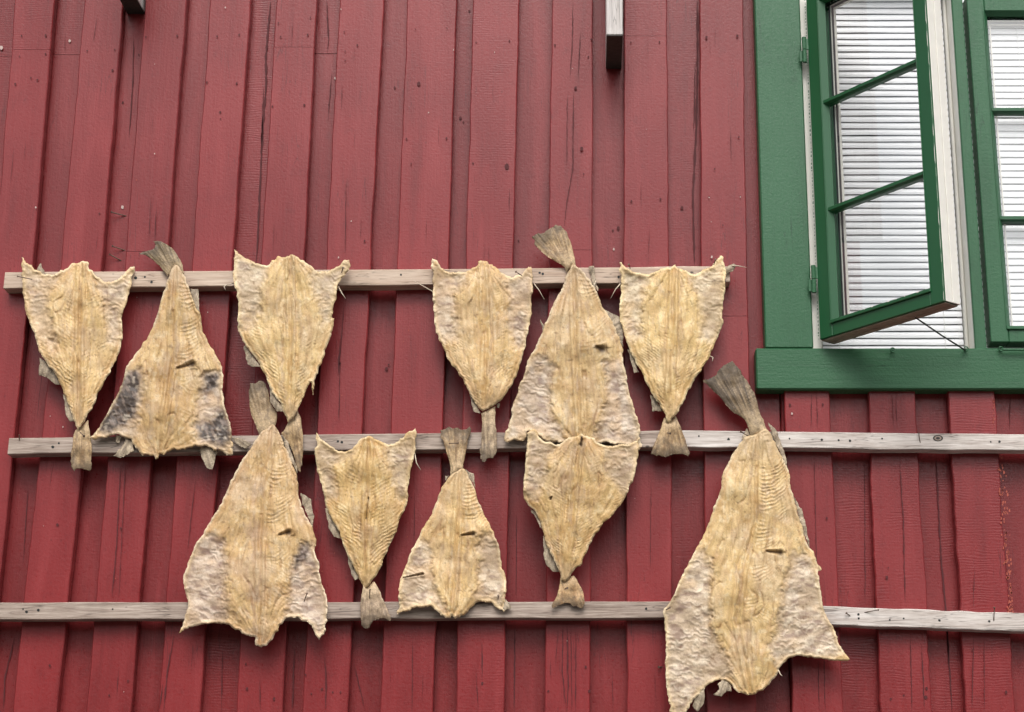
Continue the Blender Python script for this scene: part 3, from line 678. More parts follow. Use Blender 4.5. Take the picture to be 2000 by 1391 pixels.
def fish(label,s,ox,oy,body,mid,mem,tail,torg,up,d0,d1=None,dark=[],fins=[],gash=[],seed=1,barbs=[],tone=(1,1,1),pale=0,rimside=None,tdepth=None,nails=[],ridge=1.,findepth=None,grey=0.):
    cv=lambda L:[(ox+x/s,oy+y/s) for x,y in L]
    if callable(ox): cv=lambda L:[ox(*p) for p in L]
    body0=cv(body); _yt=min(p[1] for p in body0); _yb=max(p[1] for p in body0)
    B=rough_poly(smooth_poly(body0,1),1.4,seed,2.5,lambda p: 1+1.6*max(0,((p[1]-_yt)/(_yb-_yt) if up else 1-(p[1]-_yt)/(_yb-_yt))-.84)/.16)
    M=[cv(m) for m in mem]; DK=[cv(m) for m in dark]; md=sorted(cv(mid),key=lambda p:p[1]); my=[p[1] for p in md]; mxx=[p[0] for p in md]
    G=[[cv([q[0]])[0],cv([q[1]])[0],q[2]] for q in gash]; A=np.array(body0); c0=A.mean(0); yt,yb=A[:,1].min(),A[:,1].max(); H=yb-yt
    d1=d0 if d1 is None else d1; tone=np.array(tone)
    root=empty('dried_fish',tuple(W(c0[0],c0[1],d0)),label,'fish','split dried cod hanging on the wall')
    def warp(x,y):      # big soft warps of the dried sheet
        return (fbm(x/95.,y/95.,seed+40,2)-.5)*.016+(fbm(x/38.,y/38.,seed+41,2)-.5)*.006
    def base(x,y):
        q=(y-yt)/H; return d0+(d1-d0)*q
    def fb(x,y,sd_):
        wx=(fbm(x/16.,y/16.,seed+1)-.5)*14; wy=(fbm(x/16.,y/16.,seed+2)-.5)*14
        xm=np.interp(y,my,mxx); du=x-xm; au=np.abs(du); q=(y-yt)/H; tq=q if up else 1-q   # 0 at tail, 1 at head
        mm=np.zeros_like(x)
        for m_ in M:
            sm,_,_=sdf(x+wx*.9,y+wy*.9,m_); mm=np.maximum(mm,ss(-13,12,sm+3+(fbm(x/6.,y/6.,seed+3)-.5)*12))
        dk=np.zeros_like(x)
        for m_ in DK:
            sm,_,_=sdf(x+wx*.8,y+wy*.8,m_); dk=np.maximum(dk,ss(-7,7,sm+(fbm(x/6.,y/6.,seed+4)-.5)*9))
        fl=1-mm
        # --- relief in millimetres
        h=2.+8.*fl*(1-np.exp(-sd_/16.))
        mid_w=9*ss(.0,.25,tq)
        h-= (2.6*np.exp(-(du/3.2)**2)+2.0*np.exp(-((au-12)/3.)**2)*ss(.15,.5,tq)-2.6*np.exp(-((au-7)/3.5)**2))*fl
        h+= 1.6*np.exp(-((au-26)/9.)**2)*fl
        sgn=-1 if up else 1
        ph=(y*sgn+au*(.95-.5*tq)+wy*.9)/ (6.6+1.2*np.sin(seed))
        if up:
            pu=(y+.016*(du-20)**2+wy*.8)/7.6; ph=np.where((du>2)&(tq<.62),pu,ph)
        tri=np.abs((ph%1.)-.5)*2
        my_amp=(.55+.95*ss(.75,.2,tq))*fl*ss(3,14,au)*(.15+1.2*ss(.42,.68,fbm(x/28.,y/28.,seed+9)))*ridge
        if up: my_amp=my_amp*np.where(du>0,.85,.2)
        h+= my_amp*(tri**1.5-.5)*1.15
        # longitudinal fibres
        un=du/(au+sd_+4.)
        fibre=fbm(un*21+wx*.03,y/55.,seed+11,2); fold=fbm(un*5.5+wx*.02,y/85.,seed+14,2); crease=np.exp(-((fold-.5)/.018)**2)*ss(.35,.6,fbm(x/26.,y/40.,seed+17))*fl*(1-np.exp(-sd_/8.))
        h+= (fibre-.5)*3.6*fl+(fold-.5)*6.5*fl-crease*1.9
        # membrane wrinkles: bands curving out from the spine
        pw=(y*(-sgn)+au*.25+wx*1.6+wy*2.2)/14.; wr=(1-np.abs((pw%1)-.5)*2)**1.8; wa=ss(.34,.62,fbm(x/20.,y/20.,seed+13)); h+= .75*mm*(2.4*wr*wa+(fbm((x+wy)/26.,(y+wx)/9.,seed+12,3)-.5)*3.2+(fbm(x/9.,y/5.,seed+16,2)-.5)*1.2+(fbm(x/30.,y/30.,seed+15,2)-.5)*6)
        h+= (fbm(x/4.,y/8.,seed+20,3)-.5)*1.3*(1-.5*mm)+(fbm((x+wx)/13.,(y+wy)/22.,seed+21,3)-.5)*2.2*(1-.4*mm)+(fbm(x/34.,y/34.,seed+22,2)-.5)*6
        bord=np.exp(-((mm-.5)/.28)**2); h-= bord*2.2*ss(.4,.6,fbm(x/25.,y/25.,seed+23))
        for (gx,gy),(ex,ey),gw in G:
            t_=np.clip(((x-gx)*(ex-gx)+(y-gy)*(ey-gy))/((ex-gx)**2+(ey-gy)**2+1e-6),0,1)
            dd=np.hypot(x-gx-t_*(ex-gx),y-gy-t_*(ey-gy)); ww=gw*(.35+.65*t_)
            h-= 7*np.exp(-(dd/ww)**2); 
            h+= 2.4*np.exp(-((dd-ww*2.)/(ww*.9))**2)*(y<gy+1)
        # edge lip
        h+= mm*np.exp(-sd_/9.)*(fbm(x/24.,y/24.,seed+24,2)-.35)*14
        h+= 1.3*np.exp(-((sd_-3.)/2.2)**2)-1.8*np.exp(-(sd_/1.3)**2)
        # --- colour: pigment, plus highlights painted on the membrane wrinkles
        n1=fbm(x/26.,y/26.,seed+30,3); n2=fbm(x/7.,y/9.,seed+31,3); n3=fbm(x/3.,y/3.,seed+32,2); n4=fbm(x/50.,y/50.,seed+33,2)
        c_=lerp(FL1,FL2,ss(.45,.8,n1)*.65); c_=lerp(c_,FL3,ss(.52,.78,n2)*.55*(1-.0*n4)); c_=lerp(c_,FL2*.82,ss(.55,.8,n3)*.2)
        c_=lerp(c_,ME1,ss(.52,.72,n4)*(.30+grey)); 
        c_=lerp(c_,FL3,pale)
        c_=lerp(c_,FL3,fl*ss(.68,.95,tri)*.50*ss(3,14,au)*np.clip(my_amp,0,1)); c_=lerp(c_,FL2*.75,np.exp(-((du+(fbm(y/20.,y*0,seed+50)-.5)*6)/1.8)**2)*.55*ss(.3,.5,fbm(y/14.,y*0+3,seed+51)))
        c_=lerp(c_,C(150,112,74),(np.exp(-((au-11-(fbm(y/26.,y*0,seed+52)-.5)*8)/1.5)**2))*.42*ss(.4,.6,fbm(x/20.,y/22.,seed+53))*fl)
        mcol=lerp(ME1,ME2,ss(.42,.72,fbm(x/16.,y/9.,seed+35,3))*.9); mcol=lerp(mcol,ME3,(wr*wa)*.55); mcol=lerp(mcol,ME3,ss(.5,.75,fbm(x/20.,y/12.,seed+36,3))*.6); mcol=lerp(mcol,C(214,178,134),ss(.52,.8,fbm(x/30.,y/30.,seed+34,2))*.5)  # pale highlights put into the colour along the wrinkle ridges
        mcol=lerp(mcol,C(136,112,98),ss(.56,.74,fbm((x+wy)/13.,(y+wx)/6.,seed+45,3))*.5); mcol=lerp(mcol,C(228,198,150),np.exp(-(sd_/7.)**2)*.7)
        mcol=lerp(mcol,C(176,150,120),ss(.5,.72,fbm(x/45.,y/45.,seed+46,2))*.6)
        c_=lerp(c_,C(176,150,128),ss(.55,.7,fbm((x+wx)/8.,y/40.,seed+43,2))*.38*ss(60,15,au))
        c_=lerp(c_,C(150,116,76),ss(.62,.74,fbm((x+wx*.3)/2.6,y/26.,seed+44,2))*.34)
        c_=lerp(c_,C(150,122,100),bord*.30)
        c_=lerp(c_,C(140,100,62),crease*.55); c_=lerp(c_,C(186,148,104),ss(.56,.72,fibre)*.38*fl); c_=lerp(c_,C(198,152,100),np.exp(-((sd_-7.)/4.)**2)*.35*fl)
        c_=c_*(1-mm[:,None])+mcol*mm[:,None]
        bcol=lerp(BK1,BK2,ss(.46,.72,fbm((x-y*.4)/6.,y/14.,seed+37,3))); bcol=lerp(bcol,ME3*.75,ss(.58,.78,fbm(x/9.,y/9.,seed+38,3))*.6)
        c_=c_*(1-dk[:,None])+bcol*dk[:,None]
        c_=lerp(c_,RIM,np.exp(-(sd_/3.0)**2)*(.08+.8*ss(.42,.62,n1)))
        c_=lerp(c_,C(190,164,128),ss(.16,.02,tq)*.7); c_=lerp(c_,C(120,86,50),ss(.74,.84,fbm(x/5.,y/5.,seed+39,2))*.5)
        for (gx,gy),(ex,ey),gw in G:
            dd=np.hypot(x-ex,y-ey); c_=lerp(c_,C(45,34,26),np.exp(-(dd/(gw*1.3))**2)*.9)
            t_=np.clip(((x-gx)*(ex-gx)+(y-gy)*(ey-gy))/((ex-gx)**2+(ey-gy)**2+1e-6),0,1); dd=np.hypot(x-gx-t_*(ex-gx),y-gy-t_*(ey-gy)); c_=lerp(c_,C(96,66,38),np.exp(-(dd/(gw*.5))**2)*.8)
        c_=c_*tone*np.array([1+.05*np.sin(seed*2.3),1+.05*np.sin(seed*2.3+.3),1+.09*np.sin(seed*3.1)])
        return base(x,y)+warp(x,y)+h*.001,np.clip(c_,0,1)
    bo=sheet('flesh',B,1.6,fb,.0035,FLESH,root,seed)
    # tail fin
    tp=cv(tail); to=cv([torg])[0]; cen=np.array(tp).mean(0); ax=np.array(cen)-np.array(to); ax/=np.hypot(*ax)+1e-9
    ext=max(np.dot(np.array(p)-np.array(to),ax) for p in tp)
    fr=lambda p: .5+1.6*max(0,np.dot(np.array(p)-np.array(to),ax)/ext-.7)/.3
    tdep=(d0 if up else d1)+(-.004 if tdepth is None else tdepth)
    TP=rough_poly(smooth_poly(tp,1),1.4,seed+7,2.2,fr)
    def fin_fun(org,ext,dep,dark,colA,colB,sd0,q0=0.):
        def g_(x,y,sd_):
            rx,ry=x-org[0],y-org[1]; r=np.hypot(rx,ry); an=np.arctan2(ry,rx); q=np.clip((r/ext-q0)/(1-q0),0,1.1)
            ray=fbm(an*34,r/60.,sd0,2); ray2=fbm(an*80,r/40.,sd0+1,2)
            h=(ray-.5)*3.2*ss(.1,.6,q)+(ray2-.5)*1.0+(fbm(x/7.,y/7.,sd0+2)-.5)*1.2+1.6*(1-np.exp(-sd_/5.))+(6*(1-np.exp(-sd_/6.))*ss(.55,0,q) if q0>0 else 0)
            c_=lerp(colA,colB,ss(.35,.7,ray)*.8); c_=lerp(c_,C(205,180,148),ss(.58,.75,ray2)*.4); c_=lerp(c_,C(78,66,54),ss(.50,1.0,q+(fbm(x/9.,y/9.,sd0+4)-.5)*.5)*dark)
            c_=lerp(c_,C(206,180,144),ss(.5,.0,q)*.85); c_=lerp(c_,C(100,84,68),ss(.5,.75,fbm(x/6.,y/9.,sd0+9))*.45)
            return dep+(fbm(x/30.,y/30.,sd0+5,2)-.5)*.010+h*.001,np.clip(c_*(.85+.4*fbm(x/4.,y/4.,sd0+6))[:,None],0,1)
        return g_
    tdark=.75; q0=min(np.dot(np.array(p)-np.array(to),ax) for p in tp)/ext
    sheet('tail_fin',TP,2.0,fin_fun(to,ext,tdep,tdark,*TAILC.get(seed,(C(186,156,116),C(132,104,74))),seed+60,q0),.0018,FIN,root,seed+60)
    for k,fp in enumerate(fins):
        fp=cv(fp); cen=np.array(fp).mean(0); p0=np.array(fp[0]); og=p0+(c0-cen)*.35; e_=max(np.hypot(*(np.array(p)-og)) for p in fp)
        FP=rough_poly(fp,1.2,seed+80+k,2.2)
        sheet('side_fin',FP,2.0,fin_fun(og,e_,base(0,cen[1])-.006,.35,C(196,178,152),C(138,122,104),seed+90+k),.0014,FIN,root,seed)
    for k,bb in enumerate(barbs):
        P_=cv(bb); m=MB(); m.tube([tuple(W(x,y,base(0,y)-.002+.004*i)) for i,(x,y) in enumerate(P_)],[.0016]+[.0012]*(len(P_)-2)+[.0005],6); o=m.build('bone_spine',BONE,root,smooth=True)
    return root
BONE=simple('dried_bone',(.60,.50,.38),.55)
TAILC={2:(C(142,122,92),C(84,70,50)),11:(C(126,106,80),C(62,50,38)),7:(C(176,150,116),C(128,106,80)),10:(C(204,168,124),C(170,132,92)),4:(C(190,166,136),C(124,104,84)),8:(C(180,156,130),C(132,110,90))}
fish('split dried fish hung head up at the far left end of the highest lath',2.782,0,450,
 [(118,150),(130,152),(150,178),(180,208),(215,228),(245,245),(300,240),(340,215),(375,200),(395,182),(430,172),(470,165),(480,170),(485,200),(505,215),(530,250),(548,275),(590,285),(630,268),(665,245),(700,210),(728,195),(735,203),(720,235),(715,290),(700,330),(690,395),(668,440),(660,500),(665,560),(664,600),(655,640),(635,700),(600,770),(545,860),(525,900),(515,945),(495,975),(470,1020),(440,1070),(425,1090),(415,1075),(400,1020),(365,925),(345,880),(330,835),(290,765),(250,720),(220,680),(200,620),(190,575),(165,520),(140,440),(125,350),(120,260),(122,200)],
 [(440,170),(430,620),(425,1085)],
 [[(115,190),(200,225),(310,240),(262,330),(240,420),(260,520),(300,620),(290,650),(240,590),(200,580),(170,450),(120,300)],[(535,270),(600,290),(725,230),(710,330),(670,500),(670,590),(600,600),(590,480),(575,370),(540,310)]],
 [(405,1085),(425,1075),(455,1055),(478,1030),(490,1120),(500,1200),(490,1305),(460,1292),(430,1290),(405,1310),(388,1290),(390,1180)],(440,900),False,.050,.050,
 fins=[[(250,715),(215,690),(212,790),(250,800),(300,835),(330,838),(300,765)],[(385,930),(345,890),(355,1000),(380,1038),(410,1035),(405,1000)],[(215,245),(200,210),(220,180),(240,220),(240,250)]],seed=1,pale=.1,nails=[(430,1100)])
fish('tail-up dried fish with black belly flaps, second from the left under the highest lath',2.781,160,450,
 [(505,183),(525,195),(555,235),(575,300),(590,345),(610,400),(640,450),(650,520),(665,570),(700,630),(740,690),(765,760),(765,860),(770,940),(795,1010),(812,1060),(815,1140),(822,1225),(800,1228),(775,1210),(740,1195),(700,1180),(640,1170),(560,1185),(500,1200),(440,1212),(420,1225),(405,1240),(385,1220),(350,1212),(330,1225),(320,1200),(290,1175),(255,1130),(215,1115),(180,1110),(130,1130),(70,1140),(45,1125),(70,1095),(110,1050),(150,970),(195,890),(225,810),(235,750),(270,700),(330,620),(380,545),(410,460),(430,390),(455,300),(475,240),(490,200)],
 [(505,183),(490,700),(420,1220)],
 [[(240,765),(300,765),(315,790),(310,900),(290,1010),(270,1100),(190,1120),(110,1095),(100,1045),(160,960),(215,850)],[(680,770),(740,780),(775,870),(780,940),(815,1050),(810,1120),(770,1200),(640,1160),(620,1080),(640,980),(660,880)]],
 [(310,120),(370,115),(400,80),(385,60),(430,62),(470,80),(510,120),(545,175),(555,240),(530,225),(510,195),(480,235),(465,248),(430,205),(385,155),(340,130)],(560,330),True,.050,.054,
 dark=[[(240,765),(300,765),(318,790),(305,900),(290,1010),(240,1060),(150,1090),(100,1085),(110,1040),(160,960),(215,850)],[(680,770),(745,780),(740,840),(690,880),(665,880)],[(760,960),(800,1030),(805,1130),(760,1180),(640,1120),(625,1060),(700,1040)]],
 fins=[[(600,420),(590,320),(632,320),(642,460),(620,430)],[(190,1090),(170,1110),(215,1118),(205,1155),(185,1150)],[(250,1120),(225,1130),(275,1150),(285,1200),(215,1235),(170,1225),(215,1180)],[(690,1170),(640,1180),(655,1240),(680,1290),(710,1300),(735,1195)],[(805,1120),(890,1140),(925,1165),(890,1185),(840,1160)]],gash=[((520,748),(600,728),5)],seed=2)
fish('large head-up dried fish between the tail-up fish on the highest lath',2.896,430,470,
 [(85,45),(100,55),(140,95),(180,120),(225,132),(268,135),(290,110),(315,100),(345,88),(390,78),(420,85),(450,100),(480,120),(515,150),(540,180),(600,175),(640,165),(680,130),(715,105),(732,108),(730,160),(715,185),(690,215),(665,240),(655,290),(658,330),(640,370),(632,440),(645,440),(640,500),(630,530),(605,590),(585,660),(560,720),(540,780),(532,800),(525,880),(517,810),(505,800),(485,850),(455,920),(430,980),(385,1030),(370,1000),(360,960),(330,900),(285,850),(265,780),(235,720),(190,650),(140,590),(105,520),(98,470),(105,390),(98,320),(85,260),(72,215),(80,150),(82,90)],
 [(395,90),(400,550),(388,1015)],
 [[(70,60),(140,105),(265,140),(235,220),(205,300),(210,400),(160,490),(95,490),(95,390),(75,260)],[(525,185),(600,185),(700,130),(725,140),(680,225),(665,300),(645,380),(610,440),(590,450),(575,330),(545,240)]],
 [(370,1060),(390,1015),(440,960),(455,1000),(468,1080),(470,1200),(455,1310),(430,1270),(405,1170),(345,1090)],(400,850),False,.058,.060,
 fins=[[(150,600),(130,590),(140,640),(155,700),(180,718),(230,715),(190,660)],[(300,850),(275,820),(285,910),(320,965),(365,970),(330,905)]],seed=3,barbs=[[(668,260),(690,300),(710,328)],[(80,240),(35,250),(22,262),(30,280)]],pale=.12,tdepth=-.012)
fish('head-up dried fish hung fourth along the highest lath, its tail narrow',3.092,820,480,
 [(72,85),(90,90),(125,125),(160,150),(210,165),(265,160),(300,140),(345,118),(375,92),(400,95),(440,120),(480,155),(525,185),(570,190),(630,165),(655,120),(682,125),(685,180),(680,260),(672,350),(672,430),(660,500),(645,560),(630,640),(600,730),(570,810),(530,880),(490,930),(440,970),(380,1005),(340,960),(300,900),(265,820),(215,740),(170,690),(130,600),(105,540),(92,490),(82,400),(80,300),(75,200)],
 [(380,120),(400,600),(385,995)],
 [[(70,110),(150,160),(260,170),(235,240),(190,290),(195,390),(205,470),(210,550),(150,560),(90,520),(75,400),(70,220)],[(530,200),(630,180),(690,180),(685,350),(670,500),(630,600),(590,600),(550,500),(555,350),(540,260)]],
 [(370,1010),(400,1000),(455,970),(455,1080),(468,1130),(460,1260),(440,1290),(410,1285),(380,1305),(365,1280),(370,1170),(378,1090)],(405,800),False,.052,.052,
 fins=[[(320,900),(300,900),(310,960),(325,1000),(365,1012),(345,970)],[(460,955),(480,950),(480,985),(462,978)]],seed=4,barbs=[[(690,230),(720,270),(752,325)],[(100,290),(30,250),(-40,210)]],pale=.05)
fish('tail-up dried fish right of centre, its head covered by another fish below it',2.783,970,430,
 [(420,235),(450,260),(490,300),(540,380),(570,460),(620,540),(655,610),(685,680),(688,760),(705,850),(720,940),(745,1010),(770,1100),(780,1170),(777,1240),(700,1225),(640,1215),(560,1215),(500,1230),(420,1240),(350,1220),(300,1215),(240,1185),(200,1160),(165,1150),(155,1200),(130,1200),(100,1190),(60,1205),(35,1200),(50,1150),(75,1080),(90,1000),(120,920),(150,830),(165,770),(210,700),(240,620),(280,530),(310,450),(355,370),(380,300),(400,255)],
 [(420,240),(430,700),(460,1235)],
 [[(155,775),(250,740),(300,800),(270,900),(280,1000),(310,1100),(360,1200),(200,1170),(50,1200),(70,1080),(100,940)],[(600,770),(700,770),(730,940),(790,1100),(795,1240),(600,1230),(560,1160),(600,1000),(620,880)]],
 [(195,90),(240,72),(265,75),(290,40),(330,25),(370,45),(395,100),(412,150),(422,200),(430,245),(405,255),(380,285),(365,250),(300,215),(240,170),(205,125)],(430,330),True,.050,.050,
 fins=[[(600,530),(580,480),(640,510),(680,530),(690,590),(688,700),(650,620)],[(250,600),(237,540),(262,580),(255,620)],[(520,330),(500,255),(528,250),(552,390),(535,370)]],gash=[((545,690),(572,705),7)],seed=5,barbs=[[(540,330),(510,400),(485,440)]],pale=.08)
fish('head-up dried fish on the highest lath nearest the green window',3.161,1180,480,
 [(95,108),(110,105),(150,140),(200,165),(260,175),(310,165),(370,140),(430,128),(435,118),(442,130),(480,140),(520,165),(570,175),(620,150),(665,120),(700,85),(715,55),(732,60),(735,100),(752,160),(750,240),(740,320),(728,420),(738,490),(710,530),(690,590),(665,650),(640,700),(590,780),(550,850),(510,910),(490,960),(450,1040),(400,1095),(380,1080),(375,1030),(340,980),(300,920),(260,840),(225,770),(180,690),(140,600),(115,520),(95,440),(90,380),(105,290),(105,200)],
 [(430,140),(420,590),(400,1080)],
 [[(95,130),(190,170),(285,190),(235,260),(215,370),(205,470),(215,560),(170,590),(120,540),(80,430),(95,250)],[(520,180),(620,170),(745,110),(765,240),(745,420),(715,520),(640,590),(600,560),(615,440),(600,320),(560,240)]],
 [(370,1060),(400,1090),(440,1050),(470,1110),(490,1160),(515,1240),(518,1295),(480,1285),(420,1290),(350,1300),(285,1285),(310,1220),(345,1140)],(405,930),False,.051,.052,
 fins=[[(165,650),(145,640),(165,720),(185,785),(215,780)],[(310,930),(285,920),(295,1025),(365,1020)],[(745,130),(800,110),(820,122),(790,160),(752,180)]],seed=6,barbs=[[(100,235),(70,270),(40,325)],[(650,680),(672,690),(668,715)],[(790,125),(830,125),(880,135)]],pale=.1)
fish('big tail-up dried fish left of centre, its wide head on the lowest lath',2.530,330,730,
 [(520,255),(545,300),(575,360),(605,430),(632,490),(635,530),(640,600),(660,670),(690,730),(715,770),(732,845),(715,862),(730,900),(742,940),(740,990),(765,1060),(782,1110),(782,1180),(775,1290),(755,1300),(740,1320),(725,1290),(720,1260),(680,1230),(640,1205),(590,1200),(560,1230),(530,1280),(500,1320),(470,1350),(425,1335),(430,1310),(380,1290),(330,1265),(280,1235),(200,1230),(140,1240),(90,1265),(45,1285),(60,1245),(90,1170),(95,1130),(78,1060),(65,1010),(80,970),(105,910),(130,840),(160,810),(200,730),(250,660),(280,590),(310,520),(340,465),(375,410),(420,340),(445,295),(480,275),(505,250)],
 [(505,260),(450,800),(450,1330)],
 [[(130,830),(220,800),(260,840),(265,960),(270,1080),(290,1200),(200,1240),(90,1270),(80,1150),(50,1020),(90,940)],[(660,850),(740,870),(760,960),(800,1120),(795,1270),(740,1300),(600,1210),(610,1080),(610,980),(640,900)]],
 [(400,50),(430,42),(475,45),(490,90),(500,150),(535,190),(535,225),(520,270),(490,290),(445,300),(425,240),(400,190),(398,110)],(495,380),True,.054,.054,
 dark=[[(660,850),(700,840),(690,900),(625,960),(625,910)]],
 fins=[[(660,650),(650,590),(700,620),(715,690),(712,760),(690,710)],[(560,310),(545,290),(585,330),(630,460),(635,495),(590,400)]],gash=[((545,795),(592,785),4.5)],seed=7,tdepth=-.012,grey=.15,ridge=1.2)
fish('head-up dried fish with pointed upturned corners, hung on the middle lath',3.312,590,820,
 [(90,92),(110,95),(135,125),(180,165),(225,200),(275,212),(320,195),(355,165),(370,125),(400,112),(440,110),(490,140),(550,158),(600,155),(640,130),(680,100),(715,58),(738,52),(735,120),(730,200),(715,290),(700,350),(690,420),(684,520),(665,570),(640,620),(620,700),(580,790),(545,860),(520,930),(500,980),(480,1010),(450,1050),(405,1092),(385,1050),(340,970),(295,880),(265,790),(230,700),(180,620),(150,560),(145,510),(125,430),(110,360),(85,290),(80,200),(100,150),(88,120)],
 [(430,120),(415,640),(403,1080)],
 [[(90,120),(225,200),(330,195),(250,250),(190,290),(190,370),(210,480),(140,510),(95,360),(70,260)],[(570,180),(640,145),(740,90),(740,200),(705,400),(690,500),(650,505),(630,480),(610,380),(585,290)]],
 [(395,1070),(415,1090),(465,1045),(500,1100),(530,1180),(560,1250),(575,1300),(520,1285),(470,1300),(440,1330),(405,1342),(385,1310),(375,1230),(385,1130)],(425,900),False,.052,.050,
 fins=[[(170,590),(150,570),(160,630),(175,700),(205,755),(252,770),(240,720)],[(305,870),(290,860),(300,920),(320,1000),(345,1040),(372,1015)]],gash=[((430,500),(415,640),1.6)],seed=8,barbs=[[(728,215),(740,280),(768,325)]],tone=(.98,.94,.88),ridge=1.3)
fish('small tail-up dried fish in the middle, hanging over the lowest lath',3.311,750,810,
 [(500,345),(520,350),(550,400),(585,470),(600,540),(630,610),(670,680),(710,765),(735,820),(750,880),(755,950),(775,1020),(790,1080),(785,1160),(778,1270),(750,1255),(700,1225),(650,1208),(610,1215),(580,1240),(550,1270),(500,1310),(450,1320),(436,1295),(428,1318),(390,1300),(350,1270),(310,1245),(260,1240),(210,1255),(160,1265),(120,1285),(88,1290),(92,1230),(90,1150),(105,1090),(103,1058),(112,1050),(150,960),(175,880),(205,820),(250,740),(310,650),(340,560),(370,480),(410,420),(440,380),(470,365)],
 [(495,355),(470,800),(436,1310)],
 [[(215,820),(260,840),(290,940),(300,1050),(320,1150),(390,1270),(330,1240),(200,1245),(80,1290),(80,1130),(105,1050),(160,920)],[(650,790),(710,790),(760,880),(785,1020),(800,1100),(790,1260),(680,1210),(600,1200),(620,1080),(640,940),(635,850)]],
 [(365,100),(410,90),(460,80),(510,90),(558,75),(560,100),(545,180),(525,250),(512,310),(515,355),(490,360),(450,385),(428,395),(430,330),(400,230),(378,160)],(475,500),True,.050,.052,
 fins=[[(550,400),(525,355),(580,380),(592,470),(570,440)],[(430,395),(395,395),(400,425),(420,400)],[(770,1180),(785,1190),(830,1250),(790,1262),(775,1260)]],gash=[((500,780),(578,772),3.5),((120,1056),(250,1030),2.)],seed=9,pale=.08,ridge=1.15)
fish('head-up dried fish overlapping the head of the fish above it, right of centre',3.479,1000,820,
 [(100,90),(130,70),(165,85),(200,125),(250,155),(300,165),(340,150),(390,120),(440,105),(500,105),(545,120),(580,150),(620,180),(680,180),(740,165),(790,165),(835,145),(868,118),(866,180),(855,260),(835,350),(825,425),(795,450),(780,520),(730,590),(670,660),(610,715),(560,790),(520,870),(490,930),(470,995),(440,1000),(400,1055),(355,1110),(335,1080),(320,1030),(270,920),(230,850),(205,730),(190,680),(150,620),(100,570),(75,520),(80,400),(90,300),(95,200)],
 [(460,110),(400,720),(352,1095)],
 [[(90,100),(170,95),(290,175),(235,230),(225,330),(200,430),(170,520),(65,500),(80,250)],[(640,185),(720,175),(880,110),(870,280),(830,420),(770,500),(700,420),(660,330),(650,250)]],
 [(330,1040),(352,1105),(420,1055),(450,1100),(490,1180),(495,1270),(470,1285),(420,1265),(370,1245),(320,1260),(275,1280),(270,1255),(305,1200),(325,1110)],(370,930),False,.068,.052,
 fins=[[(150,620),(120,600),(160,670),(200,740),(195,690)],[(235,830),(212,780),(215,930),(235,990),(280,1030),(322,1032)]],gash=[((478,130),(468,170),3.5),((270,520),(262,538),2)],seed=10,tone=(.98,.97,.92),grey=.08)
def g11(x,y):
    return (1270+x/3.393,690+y/3.393) if y<2000 else (1270+x/3.557,1000+(y-3000)/3.557)
lo=lambda L:[(x,y+3000) for x,y in L]
b11=[(740,505),(770,500),(800,540),(850,640),(900,730),(922,800),(925,860),(950,960),(985,1080),(1030,1240),(1070,1310)]+lo([(1130,270),(1160,360),(1190,400),(1165,410),(1180,500),(1190,600),(1205,680),(1230,730),(1260,790),(1300,850),(1305,920),(1350,970),(1388,1025),(1370,1042),(1290,1030),(1200,1020),(1100,1010),(1010,995),(950,1030),(910,1060),(890,1110),(850,1180),(780,1240),(720,1275),(640,1260),(590,1240),(560,1190),(500,1160),(430,1185),(370,1220),(330,1270),(280,1330),(250,1380),(235,1440),(190,1460),(150,1420),(130,1330),(110,1180),(105,1050),(110,900),(100,760),(85,680),(120,650),(160,580),(210,460),(270,350),(325,250)])+[(390,1130),(420,1010),(470,920),(475,820),(500,740),(560,650),(620,560),(660,545),(700,535)]
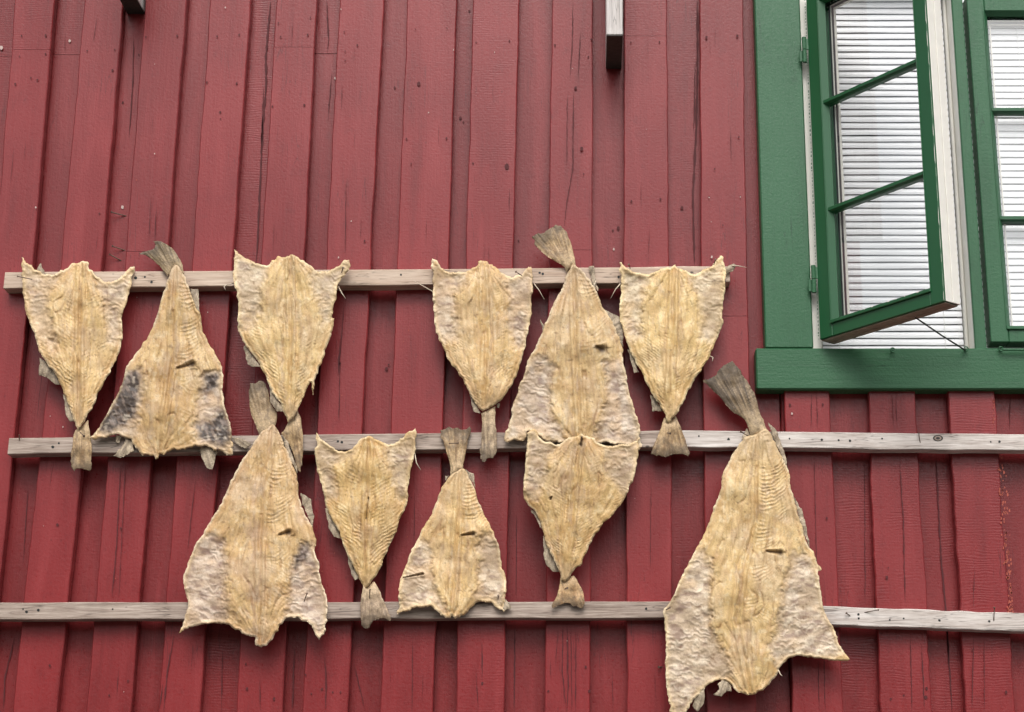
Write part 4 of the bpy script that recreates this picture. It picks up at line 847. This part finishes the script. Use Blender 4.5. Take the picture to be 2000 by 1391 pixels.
fish('biggest dried fish, hanging tail up below the left corner of the green window',1,g11,0,b11,[(710,530),(700,1100)]+lo([(640,420),(600,750),(700,1260)]),
 [lo([(360,280),(420,400),(400,560),(400,800),(480,950),(560,1100),(500,1170),(330,1250),(250,1400),(120,1400),(95,900),(75,690),(190,500),(300,350)]),lo([(1000,290),(1100,330),(1185,440),(1205,600),(1280,790),(1330,930),(1260,1000),(1010,1000),(900,1070),(850,960),(900,800),(930,600),(960,450)])],
 [(350,185),(430,158),(450,120),(490,85),(545,38),(600,120),(650,200),(700,280),(720,380),(770,490),(775,520),(720,540),(665,560),(650,480),(620,430),(540,390),(480,310),(400,230)],(770,680),True,.048,.062,
 fins=[[(800,520),(780,460),(830,500),(870,600),(905,700),(915,790),(860,660)],[(950,960),(930,920),(1000,1030),(1025,1100),(1060,1290),(1020,1200)],lo([(330,1215),(380,1225),(375,1330),(330,1385),(290,1350)]),lo([(520,1140),(570,1180),(565,1250),(540,1240),(495,1285),(440,1270),(480,1240),(470,1200)]),[(660,540),(640,495),(612,545),(605,580),(640,560)]],
 gash=[(lo([(810,272)])[0],lo([(905,285)])[0],4.5)],seed=11,grey=.05,ridge=1.4,pale=.03,barbs=[lo([(890,1100),(905,1130),(918,1140)])])
for r,x,y,dr,L in ((r2,158,846,(.6,-.5,-.55),.016),(r2,880,866,(.95,-.3,-.05),.018),(r4,722,1166,(.05,-.4,.9),.016),(r4,1105,1150,(.5,-.8,.1),.006),(r2,1305,846,(.5,-.8,-.3),.008),
  (r1,1017,537,(-.7,-.5,.3),.014),(r1,668,530,(.3,-.7,.5),.01),(r1,60,545,(-.95,-.3,.1),.03),(r1,1395,515,(.2,-.7,.5),.012),(r1,1230,522,(-.3,-.7,.5),.008),(r2,1134,866,(.15,-.6,.7),.016),(r4,595,1172,(.35,-.5,.8),.016),(r4,973,1168,(.1,-.8,.5),.008),(r2,425,880,(.1,-.8,.5),.006),(r3,1458,850,(-.6,-.6,.2),.02),(r4,1303,1190,(.5,-.8,.2),.01)):
    nail(W(x,y,.068),dr,L,.0012,r)
